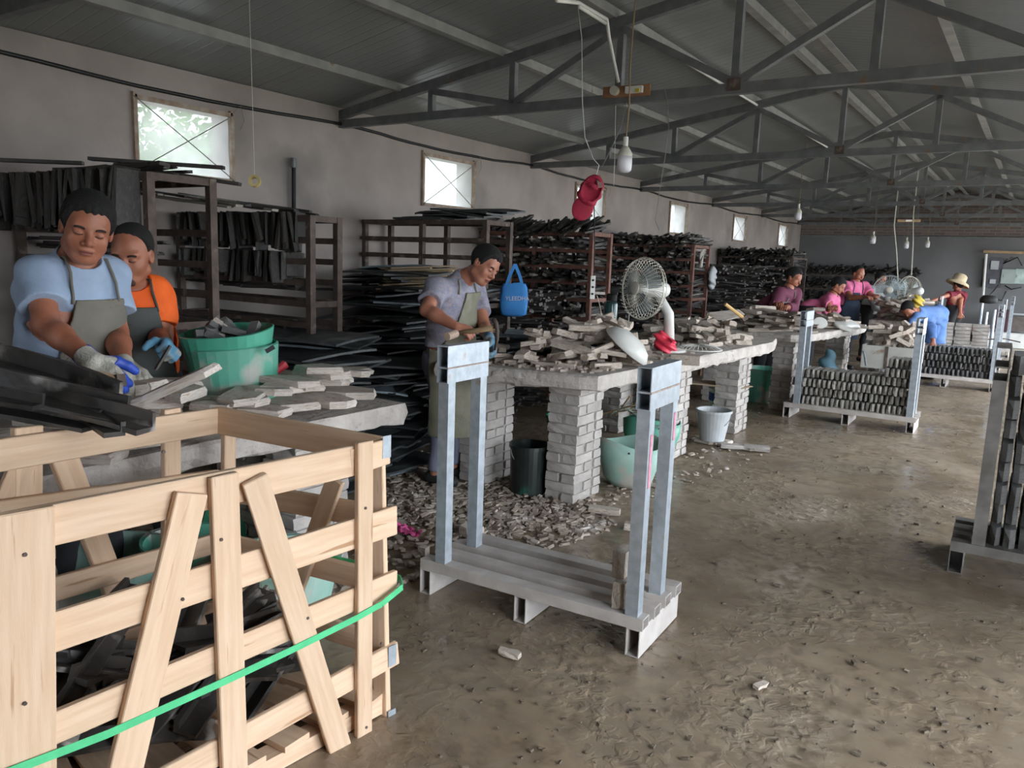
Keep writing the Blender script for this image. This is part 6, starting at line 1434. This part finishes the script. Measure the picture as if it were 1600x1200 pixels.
# electric cabinets
yw = YF-.06
ec = thing('electric_cabinet', 'dark meter board on the far wall with cables around it', 'cabinet', PY(1550, 435, yw)); a, b = PY(1543, 403, yw), PY(1563, 450, yw)
MB().box((a+b)/2, (b.x-a.x, .08, a.z-b.z)).build('board', mat('meter_board', (.1, .1, .12)), ec); MB().box((a+b)/2+Vector((0, -.05, .18)), (.16, .04, .2)).build('meter', greyp, ec); MB().box((a+b)/2+Vector((0, -.05, -.2)), (.12, .04, .1)).build('breaker', greyp, ec)
for (xa, ya, xb, yb_, lab, m_) in ((1565, 420, 1586, 444, 'grey green electric box beside the dark meter board', greybox), (1587, 420, 1606, 444, 'pale green electric box cut by the frame edge', mat('pale_box', (.5, .62, .58)))):
    a, b = PY(xa, ya, yw), PY(xb, yb_, yw); t = thing('electric_box', lab, 'electric box', (a+b)/2); MB().box((a+b)/2, (b.x-a.x-.01, .14, a.z-b.z)).build('door', m_, t, bevel=.01); MB().box((a+b)/2+Vector((-.1, -.075, 0)), (.015, .01, .05)).build('latch', wire, t)
for pl in (((1560, 445), (1552, 455), (1545, 462), (1565, 470), (1572, 455)), ((1575, 405), (1567, 412), (1590, 402), (1597, 415)), ((1570, 446), (1580, 452), (1596, 449))):
    tag(MB().tube([PY(x, y, yw-.03) for x, y in pl], .016, 6).build('wall_cable', cablem, smooth=True), 'loose dark cable looping round the electric boxes', 'cable', 'cables by the electric boxes')
a, b = PY(1537, 393, yw-.1), PY(1620, 396, yw-.1); tag(MB().beam(a, b, .08, .06).build('wood_batten', oldwood), 'long wooden batten fixed above the electric boxes', 'batten')
tag(MB().tube([PY(1541, 397, yw-.1), PY(1535, 475, yw-.1)], .03, 8).build('white_pipe', whitep), 'white pipe running down beside the meter board', 'pipe')
a = PY(1564, 497, 21.3); tag(MB().box((a.x, 21.3, .57), (.28, .3, .5)).build('dark_crate', mat('plum_box', (.06, .02, .03)), bevel=.01), 'dark plum box standing on the white step', 'box')
a = PY(1593, 500, 21.3); t = thing('steel_stand', 'pale open metal frame on the white step', 'frame', (a.x, 21.3, .3))
for dx in (-.18, .25): MB().beam((a.x+dx, 21.3, .33), (a.x+dx, 21.3, .75), .03, .03, up=(0, 1, 0)).build('upright', greyp, t)
MB().beam((a.x-.18, 21.3, .74), (a.x+.25, 21.3, .74), .03, .03).build('top_bar', greyp, t); MB().box((a.x+.03, 21.3, .52), (.36, .3, .34)).build('panel', mat('brown_panel', (.12, .1, .09)), t)
# yellow glove on the middle rack and clothes on the near racks
yg = Vector((-1.44, 12.60, 1.19)); v, f = sdf_mesh(lambda P: s_ell(yg, (.07, .07, .09))(P)+wob(P, .02, 30), yg-Vector((.15, .15, .15)), yg+Vector((.15, .15, .15)), .01); t = thing('yellow_cloth', 'small yellow cloth on a rack post by the blue worker', 'cloth', yg); arr_obj('cloth', v, f, yellowp, t)
# blue label tape on the near truss and lamp hooks
o = MB().box((XM+2.12, 5.32-.035, tz(XM+2.12)), (.08, .004, .09)).build('blue_tape', bluetape); o.parent = bpy.data.objects['roof_truss.001']; o.location = -Vector((XM, 5.32, BZ))
